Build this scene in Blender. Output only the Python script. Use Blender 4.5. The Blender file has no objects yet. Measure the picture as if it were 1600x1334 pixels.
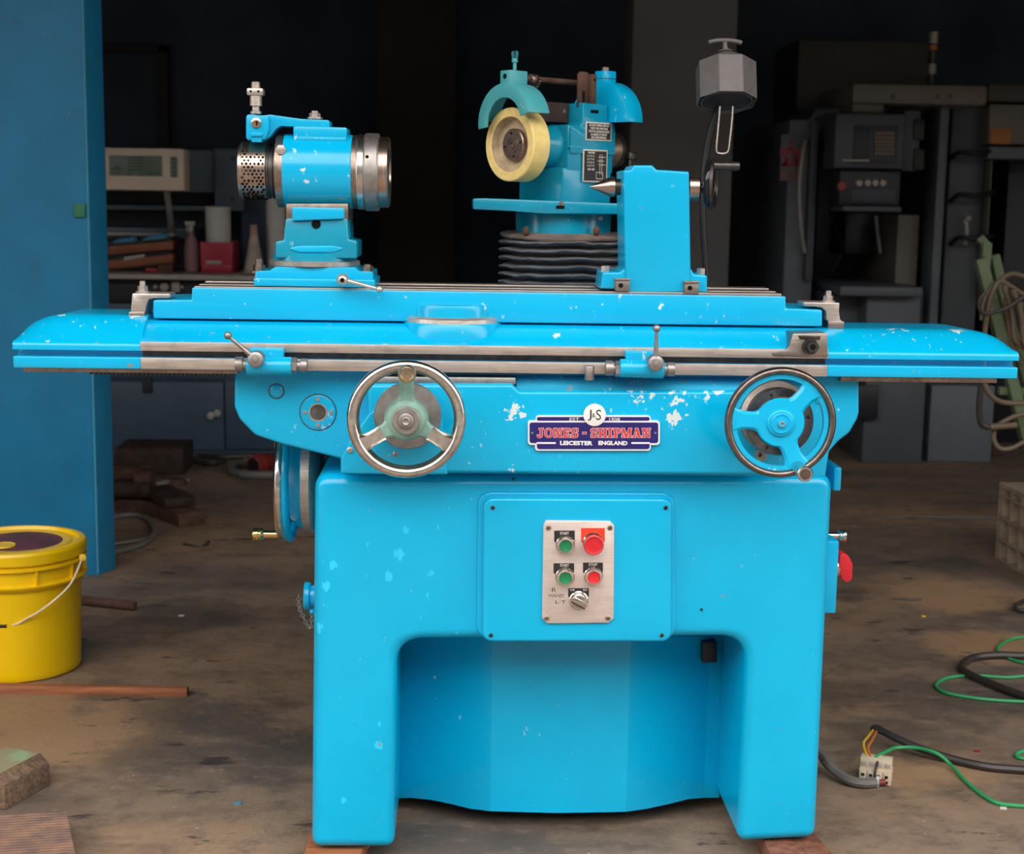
import bpy, bmesh, math, random
from mathutils import Vector, Matrix, noise as mnoise

random.seed(7)
S = bpy.context.scene
COL = S.collection
PI = math.pi
R = math.radians

# ------------------------------------------------------------------ camera
F = 2350.0                      # focal length in pixels of the 1600 x 1334 frame
CAM_H = 1.275
PITCH, YAW, ROLL = math.atan((667 - 312) / F), R(2.0), 0.0150
YB = 2.755                      # distance from the camera to the front of the machine base
cd = bpy.data.cameras.new('camera')
cam = bpy.data.objects.new('camera', cd)
COL.objects.link(cam)
CM = (Matrix.Translation((0, 0, CAM_H)) @ Matrix.Rotation(-YAW, 4, 'Z') @
      Matrix.Rotation(R(90) - PITCH, 4, 'X') @ Matrix.Rotation(ROLL, 4, 'Z'))
cam.matrix_world = CM
cd.sensor_width = 36.0
cd.lens = F * 36.0 / 1600.0
cd.clip_start = 0.05
cd.clip_end = 200
cd.dof.use_dof = True
cd.dof.focus_distance = 2.78
cd.dof.aperture_fstop = 7.0
S.camera = cam

# ------------------------------------------------------------------ world: an overcast sky
SKY_STRENGTH = 5.0
w = bpy.data.worlds.new('overcast_sky')
S.world = w
w.use_nodes = True
nt = w.node_tree
nt.nodes.clear()
tc = nt.nodes.new('ShaderNodeTexCoord')
sp = nt.nodes.new('ShaderNodeSeparateXYZ')
mr = nt.nodes.new('ShaderNodeMapRange')
mr.inputs['From Min'].default_value = 0.0
mr.inputs['From Max'].default_value = 1.0
mr.inputs['To Min'].default_value = 0.6
mr.inputs['To Max'].default_value = 1.0
bgn = nt.nodes.new('ShaderNodeBackground')
bgn.inputs['Color'].default_value = (1.0, 0.97, 0.93, 1)
mu = nt.nodes.new('ShaderNodeMath')
mu.operation = 'MULTIPLY'
mu.inputs[1].default_value = SKY_STRENGTH
ow = nt.nodes.new('ShaderNodeOutputWorld')
nt.links.new(tc.outputs['Generated'], sp.inputs[0])
nt.links.new(sp.outputs['Z'], mr.inputs['Value'])
nt.links.new(mr.outputs[0], mu.inputs[0])
nt.links.new(mu.outputs[0], bgn.inputs['Strength'])
nt.links.new(bgn.outputs[0], ow.inputs[0])

S.view_settings.view_transform = 'Standard'
S.view_settings.look = 'None'
S.view_settings.exposure = 0.08
S.view_settings.gamma = 1.0
S.view_settings.use_curve_mapping = False

# ------------------------------------------------------------------ measuring helpers
ORG = CM.translation.copy()
ROT = CM.to_3x3()


def ray(x, y):
    return ROT @ Vector(((x - 800) / F, -(y - 667) / F, -1.0))


def g(x, y, D=0.0):
    """point of the plane D metres behind the front of the machine base"""
    d = ray(x, y)
    t = (YB + D - ORG.y) / d.y
    return ORG + d * t


def fl(x, y, z=0.0):
    """point of the horizontal plane at height z"""
    d = ray(x, y)
    t = (z - ORG.z) / d.z
    return ORG + d * t


def sc(D=0.0):
    return F / (YB + D)


def Z(y, D=0.0):
    return g(800, y, D).z


# ------------------------------------------------------------------ materials
def new_mat(name):
    m = bpy.data.materials.new(name)
    m.use_nodes = True
    return m, m.node_tree, m.node_tree.nodes['Principled BSDF']


def N(t, kind, **kw):
    n = t.nodes.new(kind)
    for k, v in kw.items():
        if k in n.inputs:
            n.inputs[k].default_value = v
        else:
            setattr(n, k, v)
    return n


def obj_coord(t, scale=(1, 1, 1)):
    c = N(t, 'ShaderNodeTexCoord')
    mp = N(t, 'ShaderNodeMapping')
    mp.inputs['Scale'].default_value = scale
    t.links.new(c.outputs['Object'], mp.inputs['Vector'])
    return mp.outputs['Vector']


def noise_fac(t, vec, scale, detail=3, lo=0.4, hi=0.6, rough=0.55):
    n = N(t, 'ShaderNodeTexNoise')
    n.inputs['Scale'].default_value = scale
    n.inputs['Detail'].default_value = detail
    n.inputs['Roughness'].default_value = rough
    t.links.new(vec, n.inputs['Vector'])
    r = N(t, 'ShaderNodeMapRange')
    r.inputs['From Min'].default_value = lo
    r.inputs['From Max'].default_value = hi
    t.links.new(n.outputs['Fac'], r.inputs['Value'])
    return r.outputs[0], n.outputs['Fac']


def mix(t, fac, a, b):
    n = N(t, 'ShaderNodeMix')
    n.data_type = 'RGBA'
    for sock, v in ((n.inputs['Factor'], fac), (n.inputs['A'], a), (n.inputs['B'], b)):
        pass
    if isinstance(fac, (int, float)):
        n.inputs[0].default_value = fac
    else:
        t.links.new(fac, n.inputs[0])
    for i, v in ((6, a), (7, b)):
        if isinstance(v, tuple):
            n.inputs[i].default_value = (*v[:3], 1)
        else:
            t.links.new(v, n.inputs[i])
    return n.outputs[2]


def mul(t, a, b):
    n = N(t, 'ShaderNodeMath')
    n.operation = 'MULTIPLY'
    for i, v in enumerate((a, b)):
        if isinstance(v, (int, float)):
            n.inputs[i].default_value = v
        else:
            t.links.new(v, n.inputs[i])
    return n.outputs[0]


def bump(t, p, height, strength=0.1, dist=0.002):
    b = N(t, 'ShaderNodeBump')
    b.inputs['Strength'].default_value = strength
    b.inputs['Distance'].default_value = dist
    t.links.new(height, b.inputs['Height'])
    t.links.new(b.outputs[0], p.inputs['Normal'])


def sr(r, g_, b):
    """sRGB 0-255 -> linear"""
    def f(c):
        c /= 255.0
        return c / 12.92 if c <= 0.04045 else ((c + 0.055) / 1.055) ** 2.4
    return (f(r), f(g_), f(b))


def k(c, s):
    return tuple(min(1.0, v * s) for v in c)


def paint(name, col, var=0.1, chips=0.0, chip_col=(0.45, 0.62, 0.68), bare=(0.30, 0.24, 0.2), rough=0.2,
          dirt=0.0, dirt_col=(0.05, 0.045, 0.04), bumpy=0.12, spec=0.5, patches=(), patch_col=(0.62, 0.72, 0.72), patch_scale=(1, 1, 1)):
    m, t, p = new_mat(name)
    v = obj_coord(t)
    f, _ = noise_fac(t, v, 5, 4, 0.3, 0.7)
    c = mix(t, f, k(col, 1 - var), k(col, 1 + var))
    if dirt:
        fd, _ = noise_fac(t, v, 9, 6, 0.55, 0.75)
        c = mix(t, mul(t, fd, dirt), c, dirt_col)
    if chips:
        fa, _ = noise_fac(t, obj_coord(t, (1.5, 1.0, 0.8)), 55, 5, 0.70 - 0.045 * chips, 0.72 - 0.045 * chips, 0.65)
        fm, _ = noise_fac(t, v, 9, 2, 0.47, 0.56)
        c = mix(t, mul(t, fa, fm), c, chip_col)
        vb = obj_coord(t, (1.0, 1.0, 1.3))
        if patches:
            tot = None
            for (q, rad) in patches:
                vm = N(t, 'ShaderNodeVectorMath')
                vm.operation = 'DISTANCE'
                t.links.new(v, vm.inputs[0])
                vm.inputs[1].default_value = q
                r_ = N(t, 'ShaderNodeMapRange')
                r_.inputs['From Min'].default_value = rad
                r_.inputs['From Max'].default_value = rad * 0.2
                t.links.new(vm.outputs['Value'], r_.inputs['Value'])
                if tot is None:
                    tot = r_.outputs[0]
                else:
                    mx = N(t, 'ShaderNodeMath')
                    mx.operation = 'MAXIMUM'
                    t.links.new(tot, mx.inputs[0])
                    t.links.new(r_.outputs[0], mx.inputs[1])
                    tot = mx.outputs[0]
            fp, rawp = noise_fac(t, obj_coord(t, patch_scale), 60, 4, 0.4, 0.6, 0.6)
            ad = N(t, 'ShaderNodeMath')
            ad.operation = 'MULTIPLY_ADD'
            t.links.new(tot, ad.inputs[0])
            ad.inputs[1].default_value = 0.18
            t.links.new(rawp, ad.inputs[2])
            gp = N(t, 'ShaderNodeMapRange')
            gp.inputs['From Min'].default_value = 0.67
            gp.inputs['From Max'].default_value = 0.69
            t.links.new(ad.outputs[0], gp.inputs['Value'])
            c = mix(t, mul(t, gp.outputs[0], mul(t, tot, 3.0)), c, patch_col)
        fb, _ = noise_fac(t, vb, 38, 4, 0.765 - 0.04 * chips, 0.78 - 0.04 * chips)
        c = mix(t, fb, c, bare)
    t.links.new(c, p.inputs['Base Color'])
    p.inputs['Roughness'].default_value = rough
    p.inputs['Specular IOR Level'].default_value = spec
    _, nb = noise_fac(t, v, 24, 3)
    bump(t, p, nb, bumpy, 0.004)
    return m


def steel(name, col, rough=0.32, streak=(2, 40, 40), var=0.25, dark=0.0, metal=1.0):
    m, t, p = new_mat(name)
    v = obj_coord(t, streak)
    f, raw = noise_fac(t, v, 6, 5, 0.3, 0.7)
    c = mix(t, f, k(col, 1 - var), k(col, 1 + var * 0.5))
    if dark:
        v2 = obj_coord(t)
        f2, _ = noise_fac(t, v2, 28, 5, 0.5, 0.7)
        c = mix(t, mul(t, f2, dark), c, k(col, 0.25))
    t.links.new(c, p.inputs['Base Color'])
    p.inputs['Metallic'].default_value = metal
    p.inputs['Roughness'].default_value = rough
    bump(t, p, raw, 0.05, 0.001)
    return m


def plain(name, col, rough=0.5, metal=0.0, var=0.1, scale=12, spec=0.5, bumpy=0.08, emit=None):
    m, t, p = new_mat(name)
    v = obj_coord(t)
    f, raw = noise_fac(t, v, scale, 4, 0.3, 0.7)
    c = mix(t, f, k(col, 1 - var), k(col, 1 + var))
    t.links.new(c, p.inputs['Base Color'])
    p.inputs['Roughness'].default_value = rough
    p.inputs['Metallic'].default_value = metal
    p.inputs['Specular IOR Level'].default_value = spec
    if bumpy:
        bump(t, p, raw, bumpy, 0.002)
    return m


def wood(name, col, dark, grain=(3, 60, 60), rough=0.7, patch=None):
    m, t, p = new_mat(name)
    v = obj_coord(t, grain)
    f, raw = noise_fac(t, v, 3, 6, 0.35, 0.65)
    c = mix(t, f, col, dark)
    if patch:
        v2 = obj_coord(t)
        f2, _ = noise_fac(t, v2, 9, 4, 0.5, 0.62)
        c = mix(t, f2, c, patch)
    t.links.new(c, p.inputs['Base Color'])
    p.inputs['Roughness'].default_value = rough
    bump(t, p, raw, 0.3, 0.003)
    return m


BLUE = (0.0, 0.43, 0.74)
MT = {}
def gp_(x, y, D, r):
    return (tuple(g(x, y, D)), r * .8 / 853.0)


MT['blue'] = paint('blue_enamel', BLUE, 0.06, 1.25, patches=[gp_(802, 646, -.045, 34), gp_(1052, 655, -.045, 36), gp_(1000, 610, -.045, 42), gp_(1060, 606, -.045, 46), gp_(1120, 606, -.045, 40),
                                                        gp_(800, 735, -.045, 16), gp_(870, 520, 0, 14), gp_(1400, 515, .04, 34), gp_(1495, 518, .04, 30), gp_(1330, 545, -.035, 14), gp_(100, 500, .04, 26), gp_(70, 530, -.03, 12),
                                                        gp_(215, 505, .03, 24), gp_(1205, 466, .03, 12), gp_(545, 640, 0, 18), gp_(1030, 480, .03, 14), gp_(475, 262, .05, 14), gp_(478, 283, .05, 10), gp_(545, 275, .05, 12)])
MT['blue_worn'] = paint('blue_enamel_worn', BLUE, 0.1, 1.7, dirt=0.25, dirt_col=(0.05, 0.2, 0.27))
def line_(x0, y0, x1, y1, r, n):
    return [gp_(x0 + (x1 - x0) * i / (n - 1), y0 + (y1 - y0) * i / (n - 1), 0, r) for i in range(n)]


MT['blue_base'] = paint('blue_enamel_base', BLUE, 0.06, 0.2, bumpy=0.1, patch_col=(0.03, 0.58, 0.90), patch_scale=(1, 1, .25),
                        patches=line_(527, 850, 503, 980, 18, 5) + line_(692, 790, 655, 965, 18, 6) + line_(580, 850, 572, 950, 20, 3) + line_(596, 1130, 588, 1200, 15, 3) + line_(632, 830, 612, 900, 18, 3) + line_(534, 1250, 536, 1320, 12, 2) + line_(1028, 360, 1028, 420, 16, 2))
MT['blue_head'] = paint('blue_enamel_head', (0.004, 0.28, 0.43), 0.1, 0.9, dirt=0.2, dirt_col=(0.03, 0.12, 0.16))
MT['teal'] = paint('teal_enamel', (0.07, 0.38, 0.42), 0.12, 0.9, bare=(0.16, 0.09, 0.07), rough=0.4)
MT['post'] = paint('post_blue', (0.008, 0.20, 0.40), 0.12, 0.6, chip_col=(0.2, 0.36, 0.42), bare=(0.10, 0.08, 0.06), rough=0.5, dirt=0.15, bumpy=0.05)
MT['green_worn'] = plain('worn_green_casting', (0.20, 0.36, 0.30), 0.5, 0.2, 0.3, 25)
MT['steel'] = steel('ground_steel', (0.62, 0.53, 0.47), 0.40, dark=0.3, metal=0.75)
MT['steel_top'] = steel('slideway_steel', (0.42, 0.35, 0.31), 0.4, dark=0.3)
MT['steel_brown'] = steel('browned_steel', (0.38, 0.29, 0.24), 0.4, (20, 20, 20), 0.3, 0.5)
MT['steel_bright'] = steel('turned_steel', (0.70, 0.64, 0.59), 0.24, (80, 5, 5), 0.2)
MT['steel_bronze'] = steel('bronzed_steel', (0.56, 0.42, 0.34), 0.27, (120, 3, 3), 0.25, 0.15)
MT['steel_grey'] = steel('dull_grey_steel', (0.42, 0.39, 0.37), 0.5, (12, 12, 12), 0.2, 0.3)
MT['steel_dark'] = steel('dark_steel', (0.12, 0.11, 0.105), 0.42, (10, 10, 10), 0.3, 0.4)
MT['chrome'] = steel('worn_chrome', (0.80, 0.72, 0.65), 0.15, (14, 14, 14), 0.25, 0.35)
MT['brass_worn'] = steel('worn_brass', (0.66, 0.50, 0.34), 0.25, (30, 30, 30), 0.25, 0.2)
MT['blue_ledge'] = paint('blue_enamel_ledge', (0.03, 0.36, 0.56), 0.2, 2.2, dirt=0.5, dirt_col=(0.25, 0.36, 0.40), rough=.35)
MT['brass'] = steel('brass', (0.85, 0.58, 0.24), 0.2, (60, 4, 4), 0.15)
MT['black'] = plain('black_metal', (0.012, 0.012, 0.013), 0.45, 0.0, 0.2)
MT['black_gloss'] = plain('gloss_black', (0.012, 0.012, 0.013), 0.12, 0.0, 0.2)
MT['hole'] = plain('dark_bore', (0.006, 0.006, 0.006), 0.8, 0.0, 0.2, spec=0.1)
MT['dark_rim'] = steel('dark_worn_rim', (0.27, 0.21, 0.18), 0.33, (15, 15, 15), 0.3, 0.4)
MT['alu'] = steel('brushed_aluminium', (0.78, 0.66, 0.61), 0.45, (3, 30, 60), 0.10, 0.2, metal=0.45)
MT['plate_black'] = plain('black_plate', (0.02, 0.019, 0.02), 0.4)
MT['plate_text'] = plain('plate_lettering', (0.62, 0.55, 0.46), 0.5)
MT['white'] = plain('white_print', (0.82, 0.80, 0.78), 0.5, var=0.04)
MT['navy'] = plain('navy_enamel', (0.020, 0.014, 0.145), 0.3, var=0.15)
MT['sign_red'] = plain('red_print', (0.62, 0.04, 0.045), 0.4, var=0.06)
MT['green_btn'] = plain('green_plastic', (0.01, 0.21, 0.085), 0.3)
MT['red_btn'] = plain('red_plastic', (0.66, 0.02, 0.03), 0.3)
MT['red_card'] = plain('red_legend', (0.85, 0.05, 0.02), 0.5)
MT['ink'] = plain('ink', (0.03, 0.025, 0.025), 0.7)
MT['abrasive'] = plain('cream_abrasive', (0.88, 0.66, 0.25), 0.9, 0, 0.08, 60, 0.2, 0.4)
MT['abrasive_in'] = plain('used_abrasive', (0.52, 0.40, 0.26), 0.95, 0, 0.25, 40, 0.2, 0.5)
MT['flange'] = steel('flange_steel', (0.36, 0.27, 0.23), 0.4, (20, 20, 20), 0.25, 0.3)
MT['bellows'] = plain('grey_bellows_cloth', (0.145, 0.145, 0.155), 0.75, 0, 0.3, 30, 0.3, 0.3)
MT['bellows_rim'] = plain('worn_leather_flange', (0.19, 0.14, 0.115), 0.8, 0, 0.3, 30)
MT['lamp'] = steel('grey_lamp_metal', (0.15, 0.135, 0.132), 0.55, (8, 8, 8), 0.12, 0.2, metal=0.3)
MT['lamp_in'] = plain('lamp_inside', (0.05, 0.048, 0.048), 0.45, 0.3)
MT['yellow'] = plain('yellow_plastic', (1.0, 0.60, 0.001), 0.3, 0, 0.06, 4)
MT['purple'] = plain('purple_residue', (0.16, 0.045, 0.06), 0.5, 0, 0.4, 14)
MT['wire_white'] = plain('cream_handle_wire', (0.85, 0.72, 0.5), 0.4)
MT['wood_beam'] = wood('orange_timber', (0.42, 0.15, 0.06), (0.24, 0.085, 0.035), (2, 40, 40))
MT['wood_block'] = wood('grey_brown_timber', (0.26, 0.155, 0.09), (0.11, 0.07, 0.05), (6, 40, 40))
MT['wood_top'] = wood('green_stained_timber', (0.34, 0.25, 0.15), (0.24, 0.27, 0.15), (10, 30, 30), patch=(0.26, 0.38, 0.21))
MT['wood_rib'] = wood('ribbed_plank_timber', (0.27, 0.15, 0.095), (0.15, 0.09, 0.075), (6, 6, 6), patch=(0.12, 0.08, 0.085))
MT['wood_red'] = wood('red_brown_timber', (0.28, 0.10, 0.055), (0.12, 0.05, 0.03), (20, 20, 20))
MT['rust'] = plain('rusty_iron', (0.10, 0.052, 0.036), 0.8, 0.1, 0.4, 20, 0.3, 0.4)
MT['rust_dark'] = plain('dark_rusty_iron', (0.05, 0.032, 0.026), 0.8, 0.2, 0.4, 20, 0.3, 0.4)
MT['cable_grey'] = plain('grey_cable', (0.14, 0.13, 0.12), 0.5)
MT['cable_dark'] = plain('dark_cable', (0.045, 0.036, 0.033), 0.4)
MT['cable_brown'] = plain('brown_hose', (0.17, 0.125, 0.08), 0.5)
MT['cable_green'] = plain('green_wire', (0.03, 0.36, 0.12), 0.4)
MT['cable_yellow'] = plain('yellow_wire', (0.70, 0.42, 0.03), 0.4)
MT['cable_orange'] = plain('orange_wire', (0.62, 0.16, 0.03), 0.4)
MT['cream'] = plain('cream_plastic', (0.62, 0.50, 0.36), 0.5)
MT['crate'] = plain('dusty_crate_plastic', (0.3060, 0.2340, 0.1710), 0.7, 0, 0.25, 14)
MT['frame_green'] = paint('pale_green_paint', (0.1350, 0.1890, 0.0990), 0.12, 0.3, rough=0.6)
MT['plug_red'] = plain('red_plug_plastic', (0.26, 0.03, 0.025), 0.45)
# the workshop behind
MT['cab'] = paint('slate_blue_paint', (0.0495, 0.0867, 0.1362), 0.12, 0, rough=0.45, dirt=0.2, bumpy=0.03)
MT['cab_light'] = paint('slate_grey_paint', (0.0920, 0.1400, 0.1840), 0.1, 0, rough=0.45, bumpy=0.03)
MT['cab_dark'] = plain('dark_fittings_and_shade', (0.018, 0.022, 0.03), 0.6)  # dark fittings, also shade painted into the cabinet recess
MT['bench_edge'] = plain('worn_bench_metal', (0.4080, 0.3840, 0.3480), 0.5, 0.2)
MT['display'] = plain('cream_display_housing', (0.88, 0.73, 0.58), 0.5, var=0.03)
MT['lcd'] = plain('grey_green_screen', (0.16, 0.23, 0.19), 0.3, var=0.1)
MT['lcd_ink'] = plain('screen_marks', (0.06, 0.09, 0.08), 0.4)
MT['paper'] = plain('white_paper', (0.62, 0.61, 0.58), 0.8, var=0.05)
MT['bin_red'] = plain('red_bin_plastic', (0.42, 0.015, 0.045), 0.4)
MT['case'] = plain('rust_orange_case', (0.28, 0.085, 0.03), 0.5, 0, 0.25, 10)
MT['case_blue'] = plain('blue_tool_handle', (0.06, 0.28, 0.48), 0.4)
MT['pink'] = plain('faded_pink_plastic', (0.50, 0.31, 0.26), 0.6)
MT['cone'] = plain('dusty_cone_plastic', (0.50, 0.43, 0.36), 0.7, var=0.2)
MT['mill_grey'] = paint('machine_grey_paint', (0.0748, 0.0877, 0.1030), 0.1, 0, rough=0.5, dirt=0.15, bumpy=0.03)
MT['mill_light'] = paint('machine_light_grey', (0.1267, 0.1476, 0.1727), 0.1, 0, rough=0.5, bumpy=0.03)
MT['mill_cream'] = paint('machine_cream', (0.1636, 0.1486, 0.1210), 0.08, 0, rough=0.5, dirt=0.15, bumpy=0.03)
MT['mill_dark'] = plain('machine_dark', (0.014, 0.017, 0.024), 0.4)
MT['mill_olive'] = paint('machine_olive_cover', (0.0544, 0.0544, 0.0389), 0.1, 0, rough=0.55, bumpy=0.03)
MT['mill_navy'] = plain('control_navy', (0.030, 0.034, 0.055), 0.4)
MT['label_orange'] = plain('orange_label', (0.4500, 0.1710, 0.0315), 0.5)
MT['label_red'] = plain('red_label', (0.3780, 0.0450, 0.0540), 0.5)
MT['label_pink'] = plain('pink_label', (0.26, 0.13, 0.12), 0.5)
MT['key_tan'] = plain('tan_keys', (0.22, 0.17, 0.12), 0.5)
MT['glass_tower'] = plain('pale_lens', (0.40, 0.38, 0.28), 0.3)


def floor_material():
    m, t, p = new_mat('stained_concrete')
    v = obj_coord(t)
    f1, _ = noise_fac(t, v, 0.8, 5, 0.40, 0.60, 0.6)
    c = mix(t, f1, (0.314, 0.205, 0.131), (0.192, 0.146, 0.117))
    f2, _ = noise_fac(t, obj_coord(t, (1.0, 1.7, 1)), 1.6, 8, 0.46, 0.66, 0.68)
    c = mix(t, mul(t, f2, 0.6), c, (0.078, 0.065, 0.058))
    f6, _ = noise_fac(t, obj_coord(t, (1.0, 1.2, 1)), 9.0, 9, 0.47, 0.66, 0.78)
    c = mix(t, mul(t, f6, 0.55), c, (0.050, 0.041, 0.038))
    def tint_spots(c, spots, colr, amt):
        tot = None
        for x, y, rad in spots:
            vm = N(t, 'ShaderNodeVectorMath')
            vm.operation = 'DISTANCE'
            t.links.new(v, vm.inputs[0])
            vm.inputs[1].default_value = tuple(fl(x, y))
            r_ = N(t, 'ShaderNodeMapRange')
            r_.inputs['From Min'].default_value = rad
            r_.inputs['From Max'].default_value = rad * 0.15
            t.links.new(vm.outputs['Value'], r_.inputs['Value'])
            if tot is None:
                tot = r_.outputs[0]
            else:
                mx = N(t, 'ShaderNodeMath')
                mx.operation = 'MAXIMUM'
                t.links.new(tot, mx.inputs[0])
                t.links.new(r_.outputs[0], mx.inputs[1])
                tot = mx.outputs[0]
        fa, raw = noise_fac(t, obj_coord(t, (1, 1.3, 1)), 6, 8, .3, .7, .68)
        ad = N(t, 'ShaderNodeMath')
        ad.operation = 'MULTIPLY_ADD'
        t.links.new(tot, ad.inputs[0])
        ad.inputs[1].default_value = 0.45
        t.links.new(raw, ad.inputs[2])
        gp = N(t, 'ShaderNodeMapRange')
        gp.inputs['From Min'].default_value = 0.62
        gp.inputs['From Max'].default_value = 0.80
        t.links.new(ad.outputs[0], gp.inputs['Value'])
        return mix(t, mul(t, gp.outputs[0], amt), c, colr)

    c = tint_spots(c, [(120, 1150, .38), (20, 1110, .3), (1480, 930, .35), (1560, 1010, .3), (1450, 1200, .25)], (0.389, 0.238, 0.130), .8)  # warm, paler patches
    c = tint_spots(c, [(1440, 1090, .32), (1330, 1080, .22), (1400, 1150, .25), (330, 1120, .30), (250, 1180, .22), (430, 1180, .25), (1320, 930, .14), (1480, 880, .2), (1560, 1090, .25), (700, 1320, .4), (300, 960, .3)], (0.072, 0.062, 0.057), .6)  # dark stains and patches
    f3, _ = noise_fac(t, obj_coord(t, (1.0, 1.6, 1)), 13, 7, 0.54, 0.74, 0.72)
    c = mix(t, mul(t, f3, 0.55), c, (0.376, 0.273, 0.191))
    f4, _ = noise_fac(t, obj_coord(t, (1.0, 2.2, 1)), 4.2, 6, 0.63, 0.67, 0.62)
    c = mix(t, mul(t, f4, 0.85), c, (0.037, 0.030, 0.033))
    f5, _ = noise_fac(t, v, 75, 3, 0.725, 0.745)
    c = mix(t, mul(t, f5, 0.8), c, (0.696, 0.605, 0.506))
    t.links.new(c, p.inputs['Base Color'])
    rr = N(t, 'ShaderNodeMapRange')
    rr.inputs['To Min'].default_value = 0.8
    rr.inputs['To Max'].default_value = 0.5
    t.links.new(f2, rr.inputs['Value'])
    t.links.new(rr.outputs[0], p.inputs['Roughness'])
    p.inputs['Specular IOR Level'].default_value = 0.25
    _, nb = noise_fac(t, v, 22, 8, rough=0.7)
    bump(t, p, nb, 0.5, 0.010)
    return m


MT['floor'] = floor_material()
MT['yard'] = plain('yard_concrete', (0.13, 0.115, 0.10), 0.85, 0, 0.15, 2)
MT['sky_screen'] = plain('sky_screen_grey', (0.12, 0.117, 0.114), 0.85, 0, 0.15, 1)  # for the added wall that screens off low sky
MT['wall_dark'] = plain('dark_workshop_wall', (0.0540, 0.0690, 0.0990), 0.85, 0, 0.3, 1.5, 0.2)
MT['pillar'] = plain('grey_pillar_paint', (0.165, 0.163, 0.166), 0.75, 0, 0.1, 2, 0.2)
MT['pillar_dark'] = plain('brown_pillar_paint', (0.0450, 0.0396, 0.0360), 0.75, 0, 0.15, 2, 0.2)
MT['roof'] = plain('roof_sheet', (0.12, 0.12, 0.12), 0.8)


# ------------------------------------------------------------------ mesh helpers
class Outline(list):
    """rounded polygon that remembers the sharp one it came from"""
    src = None


def poly_round(pts, r, n=5):
    """round the corners of a 2-D polygon; r is one radius or a list"""
    out = Outline()
    out.src = (pts, r, n)
    L = len(pts)
    for i in range(L):
        p = Vector(pts[i])
        a = Vector(pts[i - 1]) - p
        b = Vector(pts[(i + 1) % L]) - p
        ri = r[i] if isinstance(r, (list, tuple)) else r
        if ri == 0 or a.length < 1e-9 or b.length < 1e-9:
            out.append(tuple(p))
            continue
        ang = a.angle(b)
        ri = max(ri, 1e-5)
        if ang > 3.05:
            out.append(tuple(p))
            continue
        d = min(ri / math.tan(ang / 2), a.length * 0.49, b.length * 0.49)
        pa, pb = p + a.normalized() * d, p + b.normalized() * d
        for j in range(n + 1):
            s = j / n
            q = pa * (1 - s) ** 2 + p * 2 * s * (1 - s) + pb * s * s
            out.append(tuple(q))
    return out


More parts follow.
